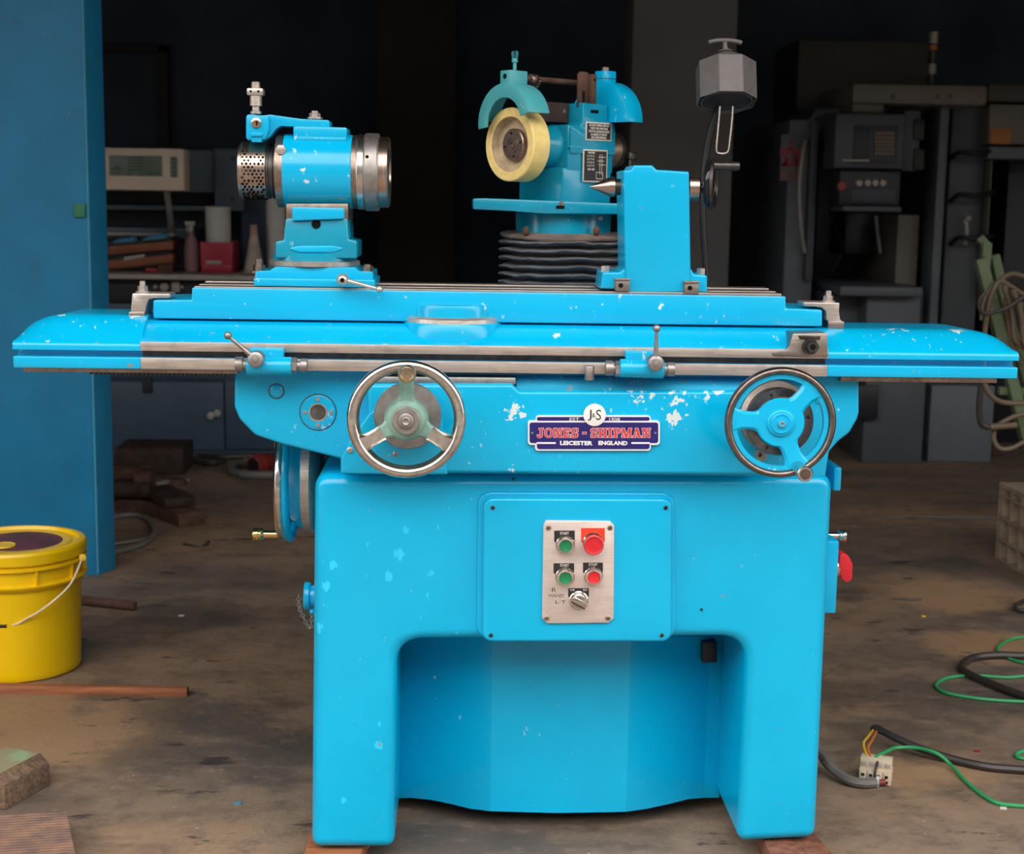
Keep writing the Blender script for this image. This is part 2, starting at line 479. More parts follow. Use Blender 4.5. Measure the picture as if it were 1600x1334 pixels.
class MB:
    def __init__(self):
        self.bm = bmesh.new()

    def _merge(self, tmp, bev=0.0, seg=2, mat=None, angle=28):
        bmesh.ops.recalc_face_normals(tmp, faces=tmp.faces)
        if bev > 0:
            tmp.normal_update()
            ed = [e for e in tmp.edges if len(e.link_faces) == 2 and e.calc_face_angle(0) > R(angle)]
            bmesh.ops.bevel(tmp, geom=ed, offset=bev, segments=seg, profile=0.5, affect='EDGES', clamp_overlap=True)
        if mat is not None:
            bmesh.ops.transform(tmp, matrix=mat, verts=tmp.verts)
        me = bpy.data.meshes.new('tmp')
        tmp.to_mesh(me)
        tmp.free()
        self.bm.from_mesh(me)
        bpy.data.meshes.remove(me)
        return self

    def box(self, x0, x1, y0, y1, z0, z1, bev=0.0, seg=2, mat=None):
        t = bmesh.new()
        v = [t.verts.new((x, y, z)) for x in (x0, x1) for y in (y0, y1) for z in (z0, z1)]
        for f in ((0, 1, 3, 2), (4, 6, 7, 5), (0, 4, 5, 1), (2, 3, 7, 6), (0, 2, 6, 4), (1, 5, 7, 3)):
            t.faces.new([v[i] for i in f])
        return self._merge(t, bev, seg, mat)

    def loft(self, secs, bev=0.0, seg=2, caps=True, mat=None, closed=True):
        t = bmesh.new()
        rows = [[t.verts.new(p) for p in s] for s in secs]
        n = len(rows[0])
        for a, b in zip(rows, rows[1:]):
            for i in range(n if closed else n - 1):
                j = (i + 1) % n
                try:
                    t.faces.new((a[i], a[j], b[j], b[i]))
                except ValueError:
                    pass
        if caps:
            for r_ in (rows[0], rows[-1]):
                try:
                    t.faces.new(r_)
                except ValueError:
                    pass
        return self._merge(t, bev, seg, mat)

    def prism_y(self, pts, y0, y1, bev=0.0, seg=2, mat=None):
        """polygon of (x, z) run along y"""
        return self.loft([[(p[0], y0, p[1]) for p in pts], [(p[0], y1, p[1]) for p in pts]], bev, seg, mat=mat)

    def prism_x(self, pts, x0, x1, bev=0.0, seg=2, mat=None):
        """polygon of (y, z) run along x"""
        return self.loft([[(x0, p[0], p[1]) for p in pts], [(x1, p[0], p[1]) for p in pts]], bev, seg, mat=mat)

    def prism_z(self, pts, z0, z1, bev=0.0, seg=2, mat=None):
        return self.loft([[(p[0], p[1], z0) for p in pts], [(p[0], p[1], z1) for p in pts]], bev, seg, mat=mat)

    def pix(self, pts, D0, D1, bev=0.0, seg=2):
        """outline measured in the plane D0, run back to D1"""
        q = [g(x, y, D0) for x, y in pts]
        return self.prism_y([(p.x, p.z) for p in q], YB + D0, YB + D1, bev, seg)

    def lathe(self, prof, o, axis=(0, 0, 1), seg=32, mat=None, cap=True, a0=0.0):
        """prof: (distance along the axis, radius)"""
        o = Vector(o)
        ax = Vector(axis).normalized()
        q = Vector((0, 0, 1)).rotation_difference(ax).to_matrix()
        t = bmesh.new()
        rows = []
        for d, r in prof:
            r = max(r, 0.0)
            if r < 1e-6:
                rows.append([t.verts.new(o + ax * d)])
            else:
                rows.append([t.verts.new(o + ax * d + q @ Vector((r * math.cos(a0 + 2 * PI * i / seg), r * math.sin(a0 + 2 * PI * i / seg), 0))) for i in range(seg)])
        for a, b in zip(rows, rows[1:]):
            if len(a) == 1 and len(b) == 1:
                continue
            for i in range(seg):
                j = (i + 1) % seg
                if len(a) == 1:
                    t.faces.new((a[0], b[j], b[i]))
                elif len(b) == 1:
                    t.faces.new((a[i], a[j], b[0]))
                else:
                    t.faces.new((a[i], a[j], b[j], b[i]))
        if cap:
            for r_ in (rows[0], rows[-1]):
                if len(r_) > 1:
                    t.faces.new(r_)
        return self._merge(t, 0, 2, mat)

    def cyl(self, p0, p1, r, seg=20, bev=0.0, mat=None, r1=None):
        p0, p1 = Vector(p0), Vector(p1)
        L = (p1 - p0).length
        r1 = r if r1 is None else r1
        b = min(bev, L * 0.4, r * 0.5)
        if b > 0:
            pr = [(0, r - b), (b * 0.3, r - b * 0.3), (b, r), (L - b, r1), (L - b * 0.3, r1 - b * 0.3), (L, r1 - b)]
        else:
            pr = [(0, r), (L, r1)]
        return self.lathe(pr, p0, p1 - p0, seg, mat)

    def torus(self, c, axis, Rr, r, seg=64, ring=14, mat=None, sx=1.0):
        """sx stretches the tube section along the axis"""
        pr = []
        for i in range(ring):
            a = 2 * PI * i / ring
            pr.append((sx * r * math.sin(a), Rr + r * math.cos(a)))
        pr.append(pr[0])
        c = Vector(c)
        ax = Vector(axis).normalized()
        q = Vector((0, 0, 1)).rotation_difference(ax).to_matrix()
        t = bmesh.new()
        rows = []
        for d, rr in pr[:-1]:
            rows.append([t.verts.new(c + ax * d + q @ Vector((rr * math.cos(2 * PI * i / seg), rr * math.sin(2 * PI * i / seg), 0))) for i in range(seg)])
        for a in range(ring):
            A, B = rows[a], rows[(a + 1) % ring]
            for i in range(seg):
                j = (i + 1) % seg
                t.faces.new((A[i], A[j], B[j], B[i]))
        return self._merge(t, 0, 2, mat)

    def tube(self, pts, r, seg=10, mat=None, smooth=0, radii=None):
        P = [Vector(p) for p in pts]
        if smooth:
            P = catmull(P, smooth)
        n = len(P)
        t = bmesh.new()
        rows = []
        up = None
        for i in range(n):
            d = (P[min(i + 1, n - 1)] - P[max(i - 1, 0)]).normalized()
            if up is None:
                up = d.orthogonal().normalized()
            else:
                up = (up - d * up.dot(d))
                up = up.normalized() if up.length > 1e-6 else d.orthogonal().normalized()
            s = d.cross(up)
            rr = radii[min(len(radii) - 1, int(i * len(radii) / n))] if radii else r
            rows.append([t.verts.new(P[i] + (up * math.cos(2 * PI * j / seg) + s * math.sin(2 * PI * j / seg)) * rr) for j in range(seg)])
        for a, b in zip(rows, rows[1:]):
            for j in range(seg):
                m_ = (j + 1) % seg
                t.faces.new((a[j], a[m_], b[m_], b[j]))
        t.faces.new(rows[0])
        t.faces.new(rows[-1])
        return self._merge(t, 0, 2, mat)

    def ball(self, c, r, seg=20, sz=(1, 1, 1), mat=None):
        t = bmesh.new()
        bmesh.ops.create_uvsphere(t, u_segments=seg, v_segments=max(8, seg // 2), radius=r)
        bmesh.ops.scale(t, vec=sz, verts=t.verts)
        bmesh.ops.translate(t, vec=Vector(c), verts=t.verts)
        return self._merge(t, 0, 2, mat)

    def sector(self, c, n, up, r0, r1, a0, a1, t0, t1, seg=28, bev=0.0, mat=None):
        """part of a ring: n its axis, angles from the side towards up"""
        c, n, up = Vector(c), Vector(n).normalized(), Vector(up).normalized()
        side = up.cross(n)
        secs = []
        for i in range(seg + 1):
            a = a0 + (a1 - a0) * i / seg
            d = side * math.cos(a) + up * math.sin(a)
            secs.append([c + d * r0 + n * t0, c + d * r1 + n * t0, c + d * r1 + n * t1, c + d * r0 + n * t1])
        return self.loft(secs, bev, 2, mat=mat)


def catmull(P, n):
    out = []
    Q = [P[0] * 2 - P[1]] + list(P) + [P[-1] * 2 - P[-2]]
    for i in range(1, len(Q) - 2):
        p0, p1, p2, p3 = Q[i - 1:i + 3]
        for j in range(n):
            s = j / n
            out.append(0.5 * ((2 * p1) + (p2 - p0) * s + (2 * p0 - 5 * p1 + 4 * p2 - p3) * s * s + (3 * p1 - p0 - 3 * p2 + p3) * s ** 3))
    out.append(P[-1].copy())
    return out


def shade(me, angle=35):
    me.shade_smooth()
    me.set_sharp_from_angle(angle=R(angle))


def obj(name, mb, mat, parent=None, angle=35, label=None):
    me = bpy.data.meshes.new(name)
    mb.bm.normal_update()
    mb.bm.to_mesh(me)
    mb.bm.free()
    shade(me, angle)
    o = bpy.data.objects.new(name, me)
    me.materials.append(MT[mat] if isinstance(mat, str) else mat)
    COL.objects.link(o)
    if parent is not None:
        put_under(o, parent)
    if label:
        o['label'] = label
    return o


def put_under(o, parent):
    """children are modelled where they stand; an Empty root only carries a location"""
    o.parent = parent
    if parent.type == 'EMPTY':
        o.matrix_parent_inverse = Matrix.Translation(-Vector(parent.location))


def thing(name, label, cat, loc=(0, 0, 0), group=None):
    o = bpy.data.objects.new(name, None)
    o.empty_display_size = 0.05
    COL.objects.link(o)
    o.location = loc
    o['label'] = label
    o['category'] = cat
    if group:
        o['group'] = group
    return o


def tag(o, label, cat, group=None):
    o['label'] = label
    o['category'] = cat
    if group:
        o['group'] = group
    return o


def struct(name, mb, mat, **kw):
    o = obj(name, mb, mat, **kw)
    o['kind'] = 'structure'
    return o


def copy_at(src, offset, parent, children=True):
    """copy a part (and its sub-parts) shifted by offset, sharing mesh data"""
    c = src.copy()
    COL.objects.link(c)
    c.parent = parent
    c.location = Vector(src.location) + Vector(offset)
    if children:
        for ch in list(src.children):
            d = ch.copy()
            COL.objects.link(d)
            d.parent = c
    return c


def words(name, body, size, loc, mat, parent, depth=0.0004, offset=0.0, spacing=1.0, sx=1.0, align='CENTER', rot=None, shear=0.0):
    """raised lettering as a mesh, facing the viewer of the machine front"""
    cu = bpy.data.curves.new('lettering', 'FONT')
    cu.body = body
    cu.size = size
    cu.extrude = depth
    cu.offset = offset
    cu.space_character = spacing
    cu.align_x = align
    cu.align_y = 'CENTER'
    cu.shear = shear
    cu.resolution_u = 3
    tmp = bpy.data.objects.new('lettering', cu)
    COL.objects.link(tmp)
    bpy.context.view_layer.update()
    dg = bpy.context.evaluated_depsgraph_get()
    me = bpy.data.meshes.new_from_object(tmp.evaluated_get(dg))
    bpy.data.objects.remove(tmp)
    rot = Matrix.Rotation(R(90), 4, 'X') if rot is None else rot
    me.transform(Matrix.Translation(Vector(loc)) @ rot @ Matrix.Diagonal((sx, 1, 1, 1)))
    me.materials.clear()
    me.materials.append(MT[mat])
    o = bpy.data.objects.new(name, me)
    COL.objects.link(o)
    put_under(o, parent)
    return o

# ------------------------------------------------------------------ shared shapes
NY = Vector((0, -1, 0))      # towards the viewer


def P2(pts, D):
    return [(q.x, q.z) for q in (g(x, y, D) for x, y in pts)]


def inset(pts, d):
    """move a closed polygon inwards by d"""
    n = len(pts)
    area = sum(pts[i][0] * pts[(i + 1) % n][1] - pts[(i + 1) % n][0] * pts[i][1] for i in range(n))
    s = 1 if area > 0 else -1
    out = []
    for i in range(n):
        p = Vector(pts[i])
        a = (p - Vector(pts[i - 1]))
        b = (Vector(pts[(i + 1) % n]) - p)
        if a.length < 1e-9 or b.length < 1e-9:
            out.append(tuple(p))
            continue
        a.normalize(); b.normalize()
        na, nb = Vector((-a.y, a.x)) * s, Vector((-b.y, b.x)) * s
        m = na + nb
        m = m / max(0.35, m.length_squared / 2) if m.length > 1e-6 else na
        out.append(tuple(p + m * d))
    return out


def soft_prism(mb, pts, y0, y1, r, steps=5):
    """outline (x, z) run along y with its front edge rounded by r"""
    src = getattr(pts, 'src', None)

    def at(d):
        if src is None:
            return inset(pts, d)
        p, rad, n = src
        m = len(p)
        area = sum(p[i][0] * p[(i + 1) % m][1] - p[(i + 1) % m][0] * p[i][1] for i in range(m))
        rr = []
        for i in range(m):
            ri = rad[i] if isinstance(rad, (list, tuple)) else rad
            a = Vector(p[i]) - Vector(p[i - 1])
            b = Vector(p[(i + 1) % m]) - Vector(p[i])
            convex = (a.x * b.y - a.y * b.x) * area > 0
            rr.append(0 if ri == 0 else max(1e-5, ri - d) if convex else ri + d)
        return poly_round(inset(p, d), rr, n)

    secs = []
    for i in range(steps + 1):
        a = PI / 2 * i / steps
        q = at(r * (1 - math.sin(a)))
        y = y0 + r * (1 - math.cos(a))
        secs.append([(p[0], y, p[1]) for p in q])
    secs.append([(p[0], y1, p[1]) for p in pts])
    return mb.loft(secs)


def rrect(cx, cz, hw, hh, r, n=6):
    return poly_round([(cx - hw, cz - hh), (cx + hw, cz - hh), (cx + hw, cz + hh), (cx - hw, cz + hh)], r, n)


def screw(parent, c, r=0.005, axis=NY, mat='steel_grey', slot=True, name='screw', h=0.003):
    mb = MB()
    ax = Vector(axis).normalized()
    mb.lathe([(0, r), (h * 0.6, r), (h, r * 0.7), (h, r * 0.36), (h * 0.35, r * 0.34), (h * 0.35, 0)], c, ax, 14, cap=False)
    return obj(name, mb, mat, parent)



# ================================================================== the workshop
mb = MB()
mb.box(-7.5, 8.5, 0.2, 11.2, -0.12, 0.0)
struct('floor', mb, 'floor')
mb = MB()
mb.box(-30, 30, -30, 0.2, -0.14, -0.012)
struct('floor_outside', mb, 'yard')
mb = MB()
mb.box(-30, 30, -8.2, -8.0, -.05, 6.0)  # unseen wall, added behind the camera to block the low sky
struct('sky_screen_wall', mb, 'sky_screen')
YW = 10.6
mb = MB()
mb.box(-7.5, 8.5, YW, YW + .2, 0, 4.4)
struct('wall_back', mb, 'wall_dark')
mb = MB()
mb.box(-7.7, -7.5, 1.5, YW + .2, 0, 4.4)
struct('wall_left', mb, 'wall_dark')
mb = MB()
mb.box(8.5, 8.7, 1.5, YW + .2, 0, 4.4)
struct('wall_right', mb, 'wall_dark')
mb = MB()
mb.box(-7.7, 8.7, 1.5, YW + .2, 4.0, 4.2)
struct('ceiling', mb, 'roof')
mb = MB()
mb.box(-7.7, 8.7, 1.5, 1.7, 3.4, 4.0)  # unseen header at the roof edge, placed to block high sky light
struct('wall_front', mb, 'wall_dark')


def wall_strip(name, x0, x1, y, d0, th, mat, ztop=4.0):
    """upright slab whose face stands at depth d0 and spans two photograph columns"""
    a, b = g(x0, y, d0 - YB), g(x1, y, d0 - YB)
    mb = MB()
    mb.box(a.x, b.x, d0, d0 + th, 0, ztop, .01)
    return struct(name, mb, mat)


wall_strip('trim_1', 982, 1143, 300, 7.8, .42, 'pillar')
wall_strip('trim_2', 590, 712, 200, 9.9, .4, 'pillar_dark')
# door leaf faintly seen on the back wall at the left
a, b = g(150, 82, YW - YB), g(254, 240, YW - YB)
mb = MB()
mb.box(a.x, b.x, YW - .05, YW, 0, a.z, .01)
d1 = struct('door_1', mb, 'wall_dark')
mb = MB()
mb.box(b.x, b.x + .06, YW - .09, YW, 0, a.z + .05, .005)
mb.box(a.x, b.x + .06, YW - .09, YW, a.z, a.z + .05, .005)
obj('door_frame', mb, 'pillar_dark', d1)

# tall blue steel column at the left edge
q0, q1 = fl(154, 899), fl(181, 889)
cx_, cy_ = q0.x, q0.y
mb = MB()
dep = .30
mb.prism_z([(cx_ - .75, cy_ - .02), (cx_, cy_), (q1.x, q1.y), (q1.x - .02, q1.y + .05), (cx_ - .75, q1.y + .03)], 0, 3.98, .004, 2)
col = obj('steel_column', mb, 'post')
tag(col, 'tall blue painted steel column at the left edge behind the yellow bucket', 'column')
mb = MB()
mb.tube([(cx_ - .001, cy_ - .002, .01), (cx_ - .001, cy_ - .002, 3.9)], .004, 6)
sm = obj('corner_seam', mb, paint('seam_blue', (0.05, 0.30, 0.46), .1, 0, rough=.5), col)
mb = MB()
q = g(124, 329, cy_ - YB - .012)
mb.box(q.x - .018, q.x + .018, q.y, q.y + .02, q.z - .022, q.z + .022, .002)
obj('green_sticker', mb, paint('green_sticker', (0.03, 0.20, 0.10), .2, 0, rough=.6), col)

# ---------------------------------------------------------------- left: slate blue machine cabinet with a bench
DC = 7.4                               # front of the cabinet doors
kD = DC - YB


def bx(name, x0, x1, y0, y1, d0, d1, mat, parent, bev=.006, floor_=False):
    """box between photograph columns and rows on the plane at depth d0, run back to d1"""
    a, b = g(x0, y1, d0 - YB), g(x1, y0, d0 - YB)
    c_ = g((x0 + x1) / 2, y1, d0 - YB).z
    t_ = g((x0 + x1) / 2, y0, d0 - YB).z
    mb = MB()
    mb.box(min(a.x, b.x), max(a.x, b.x), d0, d1, 0.0 if floor_ else c_, t_, bev)
    return obj(name, mb, mat, parent)


CB = thing('machine_cabinet', 'dark slate blue machine cabinet with bench and cream display behind the blue column', 'machine', (g(300, 700, kD).x, DC + .5, 0))
bx('cabinet_body', 60, 448, 446, 705, DC + .02, DC + 1.1, 'cab', CB, .01, True)
dr = bx('door', 60, 349, 596, 702, DC, DC + .03, 'cab', CB, .004)
bx('door', 353, 446, 596, 702, DC, DC + .03, 'cab', CB, .004)
bx('drawer', 60, 349, 474, 592, DC, DC + .03, 'cab', CB, .004)
for x, y in ((331, 648), (341, 644)):
    q = g(x, y, kD)
    mb = MB()
    mb.lathe([(0, .012), (.025, .012), (.027, .018), (.04, .018), (.042, .012), (.042, 0)], q, NY, 16, cap=True)
    obj('door_latch', mb, 'bench_edge', dr)
bx('door_handle', 223, 236, 590, 614, DC - .02, DC + .01, 'cab_dark', dr, .004)
bx('bench_top', 60, 452, 429, 437, DC - .10, DC + 1.0, 'bench_edge', CB, .004)
cpn = bx('switch_panel', 60, 452, 438, 472, DC - .02, DC + .06, 'cab_dark', CB, .004)
for x, r in ((243, .010), (257, .020), (275, .018), (285, .008)):
    q = g(x, 448, kD - .02)
    mb = MB()
    if x == 275:
        mb.box(q.x - .02, q.x + .02, q.y - .012, q.y + .01, q.z - .026, q.z + .026, .004)
    else:
        mb.lathe([(0, r), (.008, r), (.010, r * .8), (.010, 0)], q, NY, 16)
    obj('switch', mb, 'bench_edge', cpn)
bx('back_panel', 60, 452, 245, 440, DC + .85, DC + 1.1, 'cab', CB, .01)
bx('upper_hood', 60, 352, 232, 300, DC + .40, DC + 1.1, 'cab_light', CB, .01)
bx('hood_shadow_panel', 60, 335, 300, 318, DC + .55, DC + 1.0, 'cab_dark', CB, .006)  # dark strip whose colour stands in for shade under the hood
sp2 = bx('side_upright', 335, 380, 232, 330, DC + .36, DC + .9, 'cab_light', CB, .01)
for y in (247, 310):
    screw(sp2, g(364, y, kD + .36), .012, mat='steel_dark', h=.006)
bx('side_cheek', 378, 452, 240, 432, DC + .50, DC + .9, 'cab', CB, .01)
bx('shelf_rail', 60, 345, 320, 328, DC + .35, DC + .5, 'cab_light', CB, .004)
bx('tool_rack', 60, 300, 355, 372, DC + .42, DC + .8, 'cab_light', CB, .004)
bx('rack_lip', 60, 272, 363, 368, DC + .36, DC + .43, 'bench_edge', CB, .003)
bx('recess_floor', 60, 330, 329, 356, DC + .55, DC + .8, 'cab_dark', CB, .003)  # dark block, the shade of the recess put into its colour
# cream display on a swing arm
DD = DC + .02
dsp = bx('display', 120, 287, 231, 297, DD, DD + .16, 'display', CB, .008)
sc1 = bx('screen', 171, 253, 243, 275, DD - .003, DD + .01, 'lcd', dsp, .002)
bx('soft_keys', 266, 277, 245, 277, DD - .003, DD + .01, 'lcd', dsp, .002)
mb = MB()
for x0, x1, y in ((199, 223, 246), (199, 223, 250.5), (199, 223, 255), (200, 224, 260), (200, 222, 265), (174, 191, 264), (180, 184, 259), (178, 187, 261.5), (181, 186, 270), (200, 205, 271), (217, 221, 271), (230, 250, 271)):
    a, b = g(x0, y + .8, DD - .0035 - YB), g(x1, y - .8, DD - .0035 - YB)
    mb.box(a.x, b.x, DD - .0042, DD, a.z, b.z)
mk = obj('screen_text', mb, 'lcd_ink', dsp)
mk['kind'] = 'stuff'
mb = MB()
for y in (248, 255, 262, 269, 275):
    a, b = g(269, y + 1, DD - YB), g(274, y - 1, DD - YB)
    mb.box(a.x, b.x, DD - .005, DD, a.z, b.z)
kk_ = obj('key_marks', mb, 'lcd_ink', dsp)
kk_['kind'] = 'stuff'
mb = MB()
mb.tube([g(260, 296, DD - YB + .08), g(265, 330, DD - YB + .14), g(269, 366, DD - YB + .40)], .016, 12)
obj('display_arm', mb, 'bench_edge', dsp)

# things on the bench
ZB = g(300, 429, kD - .10).z


def on_bench(x, D):
    p = g(x, 400, D - YB)
    return Vector((p.x, D, ZB))


DBn = DC + .12


def sclen(px_, D):
    return px_ * D / F


# two shallow rust-orange tool cases, tilted, with blue handles
def case(x0, x1, y0l, y0r, hgt, D, label):
    t = thing('tool_case', label, 'tool case', on_bench((x0 + x1) / 2, D))
    pl_, pr_ = g(x0, y0l, D - YB), g(x1, y0r, D - YB)
    h = sclen(hgt, D)
    mb = MB()
    mb.prism_y([(pl_.x, pl_.z), (pr_.x, pr_.z), (pr_.x, pr_.z + h), (pl_.x, pl_.z + h)], D, D + .20, .006)
    obj('case_tray', mb, 'case', t)
    mb = MB()
    mb.prism_y([(pl_.x + .01, pl_.z + h * .98), (pr_.x - .01, pr_.z + h * .98), (pr_.x - .01, pr_.z + h + .012), (pl_.x + .01, pl_.z + h + .012)], D + .01, D + .19, .004)
    obj('case_lid', mb, 'mill_dark', t)
    return t, pl_, pr_, h


t, pl_, pr_, h = case(168, 270, 421, 411, 14, DBn, 'lower rust orange tool case lying on the bench with grey label holder')
mb = MB()
a, b = g(194, 408, DBn - YB - .008), g(226, 400, DBn - YB - .008)
mb.prism_y([(a.x, a.z), (b.x, a.z + .02), (b.x, b.z + .01), (a.x, b.z - .005)], DBn - .012, DBn + .01, .002)
obj('label_holder', mb, 'bench_edge', t)
t, pl_, pr_, h = case(168, 271, 399, 390, 14, DBn + .04, 'upper rust orange tool case resting on another with blue tools on it')
for (x0, y0), (x1, y1), lb in (((178, 378.5), (214, 375), 'blue handled tool lying at the left end of the upper tool case'),
                               ((222, 375.5), (262, 369), 'blue handled tool lying at the right end of the upper tool case')):
    a, b = g(x0, y0, DBn - YB + .12), g(x1, y1, DBn - YB + .12)
    mb = MB()
    n_ = (b - a).normalized()
    mb.lathe([(0, .006), (.02, .015), (.06, .020), ((b - a).length * .6, .017), ((b - a).length * .9, .021), ((b - a).length, .012)], a, n_, 14)
    root = thing('hand_tool', lb, 'tool', a)
    obj('grip', mb, 'case_blue', root)
    mb = MB()
    mb.cyl(a - n_ * .03, a + n_ * .01, .006, 10)
    obj('shank', mb, 'steel_dark', root)

# red boxed things and a spray bottle, a paper roll, red bin, cone, grey tube
t = thing('spray_bottle', 'pink and grey trigger spray bottle standing on the bench beside the red bin', 'bottle', on_bench(298, DBn))
p = on_bench(299, DBn)
hb = sclen(430 - 367, DBn)
mb = MB()
mb.lathe([(0, .030), (.004, .034), (hb * .62, .034), (hb * .80, .026), (hb * .92, .014), (hb, .013)], p, (0, 0, 1), 24)
obj('bottle_body', mb, 'pink_dark' if 'pink_dark' in MT else 'label_pink', t)
mb = MB()
mb.lathe([(hb, .013), (hb + .02, .013), (hb + .03, .010)], p, (0, 0, 1), 16)
mb.box(p.x - .030, p.x + .020, p.y - .009, p.y + .009, p.z + hb + .028, p.z + hb + .048, .005)
mb.box(p.x - .022, p.x - .016, p.y - .006, p.y + .006, p.z + hb - .005, p.z + hb + .03, .003)
obj('trigger_head', mb, 'bench_edge', t)
t = thing('paper_roll', 'white paper roll standing inside the red bin on the bench', 'paper roll', on_bench(341, DBn + .05))
p = on_bench(341.5, DBn + .10)
zr0, zr1 = ZB + .02, g(341, 323, kD + .2).z
mb = MB()
mb.lathe([(zr0, .018), (zr0, .062), (zr1 - .003, .062), (zr1, .059), (zr1, .018)], (p.x, p.y, 0), (0, 0, 1), 40, cap=False)
mb.lathe([(zr0, .018), (zr1, .018)], (p.x, p.y, 0), (0, 0, 1), 24, cap=False)
obj('roll', mb, 'paper', t)
t = thing('storage_bin', 'red plastic storage bin with label slot on the bench', 'bin', on_bench(338, DBn))
a, b = g(313, 428, DBn - YB), g(364, 378, DBn - YB)
zt_ = b.z
x0, x1 = a.x, b.x
mb = MB()
th = .004
mb.box(x0, x1, DBn, DBn + .22, ZB, ZB + th)
mb.box(x0, x0 + th, DBn, DBn + .22, ZB, zt_, .001)
mb.box(x1 - th, x1, DBn, DBn + .22, ZB, zt_, .001)
mb.box(x0, x1, DBn + .216, DBn + .22, ZB, zt_, .001)
mb.box(x0, x1, DBn, DBn + th, ZB, ZB + (zt_ - ZB) * .98, .001)
mb.box(x0 + .012, x1 - .004, DBn - .01, DBn + th, ZB, ZB + (zt_ - ZB) * .28, .003)
obj('bin_body', mb, 'bin_red', t)
mb = MB()
a, b = g(322, 413, DBn - YB), g(346, 407, DBn - YB)
mb.box(a.x, b.x, DBn - .004, DBn + .002, a.z, b.z, .001)
obj('label_slot', mb, 'bench_edge', t)
t = thing('funnel', 'dusty cone shaped funnel with pink tip standing beside the red bin', 'funnel', on_bench(397, DBn))
p = on_bench(397, DBn + .05)
hc = g(397, 351, DBn + .05 - YB).z - ZB
mb = MB()
mb.lathe([(0, .056), (.006, .058), (.012, .050), (hc * .80, .019)], p, (0, 0, 1), 32)
obj('cone', mb, 'cone', t)
mb = MB()
mb.lathe([(hc * .78, .020), (hc * .82, .021), (hc * .98, .017), (hc, .014), (hc, 0)], p, (0, 0, 1), 24)
obj('tip', mb, 'pink', t)
t = thing('cardboard_tube', 'tall grey tube standing on the bench half hidden by the headstock', 'tube', on_bench(432, DBn + .12))
p = on_bench(432, DBn + .15)
ht = g(432, 296, DBn + .15 - YB).z - ZB
mb = MB()
mb.lathe([(0, .050), (ht, .050), (ht, .044), (.01, .044), (.01, 0)], p, (0, 0, 1), 32, cap=True)
obj('tube_wall', mb, 'paper', t)
for i, (x0, x1, y0, y1, lb, mt) in enumerate(((228, 246, 419, 428, 'small dark red box lying under the tool cases', 'bin_red'), (247, 270, 413, 427, 'dark red carton lying at the right of the tool cases', 'rust'))):
    a, b = g(x0, y1, DBn - .06 - YB), g(x1, y0, DBn - .06 - YB)
    mb = MB()
    mb.box(a.x, b.x, DBn - .07, DBn - .005, ZB, b.z, .003)
    o = obj('small_box', mb, mt)
    tag(o, lb, 'box')

# ---------------------------------------------------------------- right: the machining centre
DM = 7.9
kM = DM - YB
MC = thing('machining_centre', 'dark grey machining centre with hanging control panel and cream overhead boom', 'machine', (g(1350, 690, kM).x, DM + .6, 0))
bx('enclosure_left', 1212, 1281, 186, 700, DM, DM + 1.3, 'mill_light', MC, .02, True)
bx('enclosure_right', 1384, 1438, 335, 700, DM + .05, DM + 1.2, 'mill_cream', MC, .01, True)
bx('enclosure_head', 1270, 1440, 168, 212, DM + .10, DM + 1.2, 'mill_grey', MC, .02)
bx('back_wall', 1270, 1395, 200, 460, DM + .8, DM + 1.2, 'mill_dark', MC, .01)
bx('spindle_head', 1318, 1372, 330, 400, DM + .45, DM + .8, 'mill_dark', MC, .02)
bx('door_pillar', 1257, 1281, 190, 440, DM - .05, DM + .06, 'mill_grey', MC, .01)
bx('splash_apron', 1275, 1446, 458, 700, DM - .04, DM + .8, 'mill_grey', MC, .015, True)
bx('work_table', 1312, 1443, 448, 463, DM - .30, DM + .4, 'mill_light', MC, .008)
bx('table_saddle', 1350, 1440, 463, 560, DM - .20, DM + .4, 'mill_light', MC, .01)
bx('coolant_tank', 1350, 1448, 590, 640, DM - .55, DM - .05, 'mill_grey', MC, .01, True)
mb = MB()
h0, h1 = g(1256, 222, kM - .06), g(1256, 392, kM - .06)
mb.tube([g(1259, 220, kM - .05), g(1254, 240, kM - .11), g(1249, 290, kM - .13), g(1251, 350, kM - .12), g(1257, 394, kM - .05)], .011, 12, smooth=6)
obj('door_handle', mb, 'bench_edge', MC)
mb = MB()
mb.tube([g(1387, 168, kM + .05), g(1290, 176, kM + .05), g(1268, 188, kM + .02), g(1262, 215, kM - .02)], .016, 12, smooth=6)
obj('pendant_arm', mb, 'mill_light', MC)
# red warning mark
t_ = bx('warning_label', 1218, 1252, 210, 283, DM - .004, DM + .002, 'mill_light', MC, .001)
wl = MB()
for q in ([(1219, 232), (1251, 231), (1251, 239), (1219, 240)], [(1232, 219), (1238, 219), (1238, 234), (1232, 234)], [(1223, 240), (1231, 240), (1229, 259), (1220, 259)], [(1239, 240), (1247, 240), (1252, 258), (1243, 259)], [(1227, 248), (1246, 247), (1246, 252), (1227, 253)], [(1222, 255), (1250, 254), (1250, 260), (1222, 261)]):
    pp = P2(q, kM - .006)
    wl.prism_y(pp, DM - .006, DM - .003)
obj('warning_mark', wl, 'label_red', t_)
bx('warning_strip', 1219, 1250, 267, 280, DM - .006, DM - .002, 'label_pink', t_, .0005)
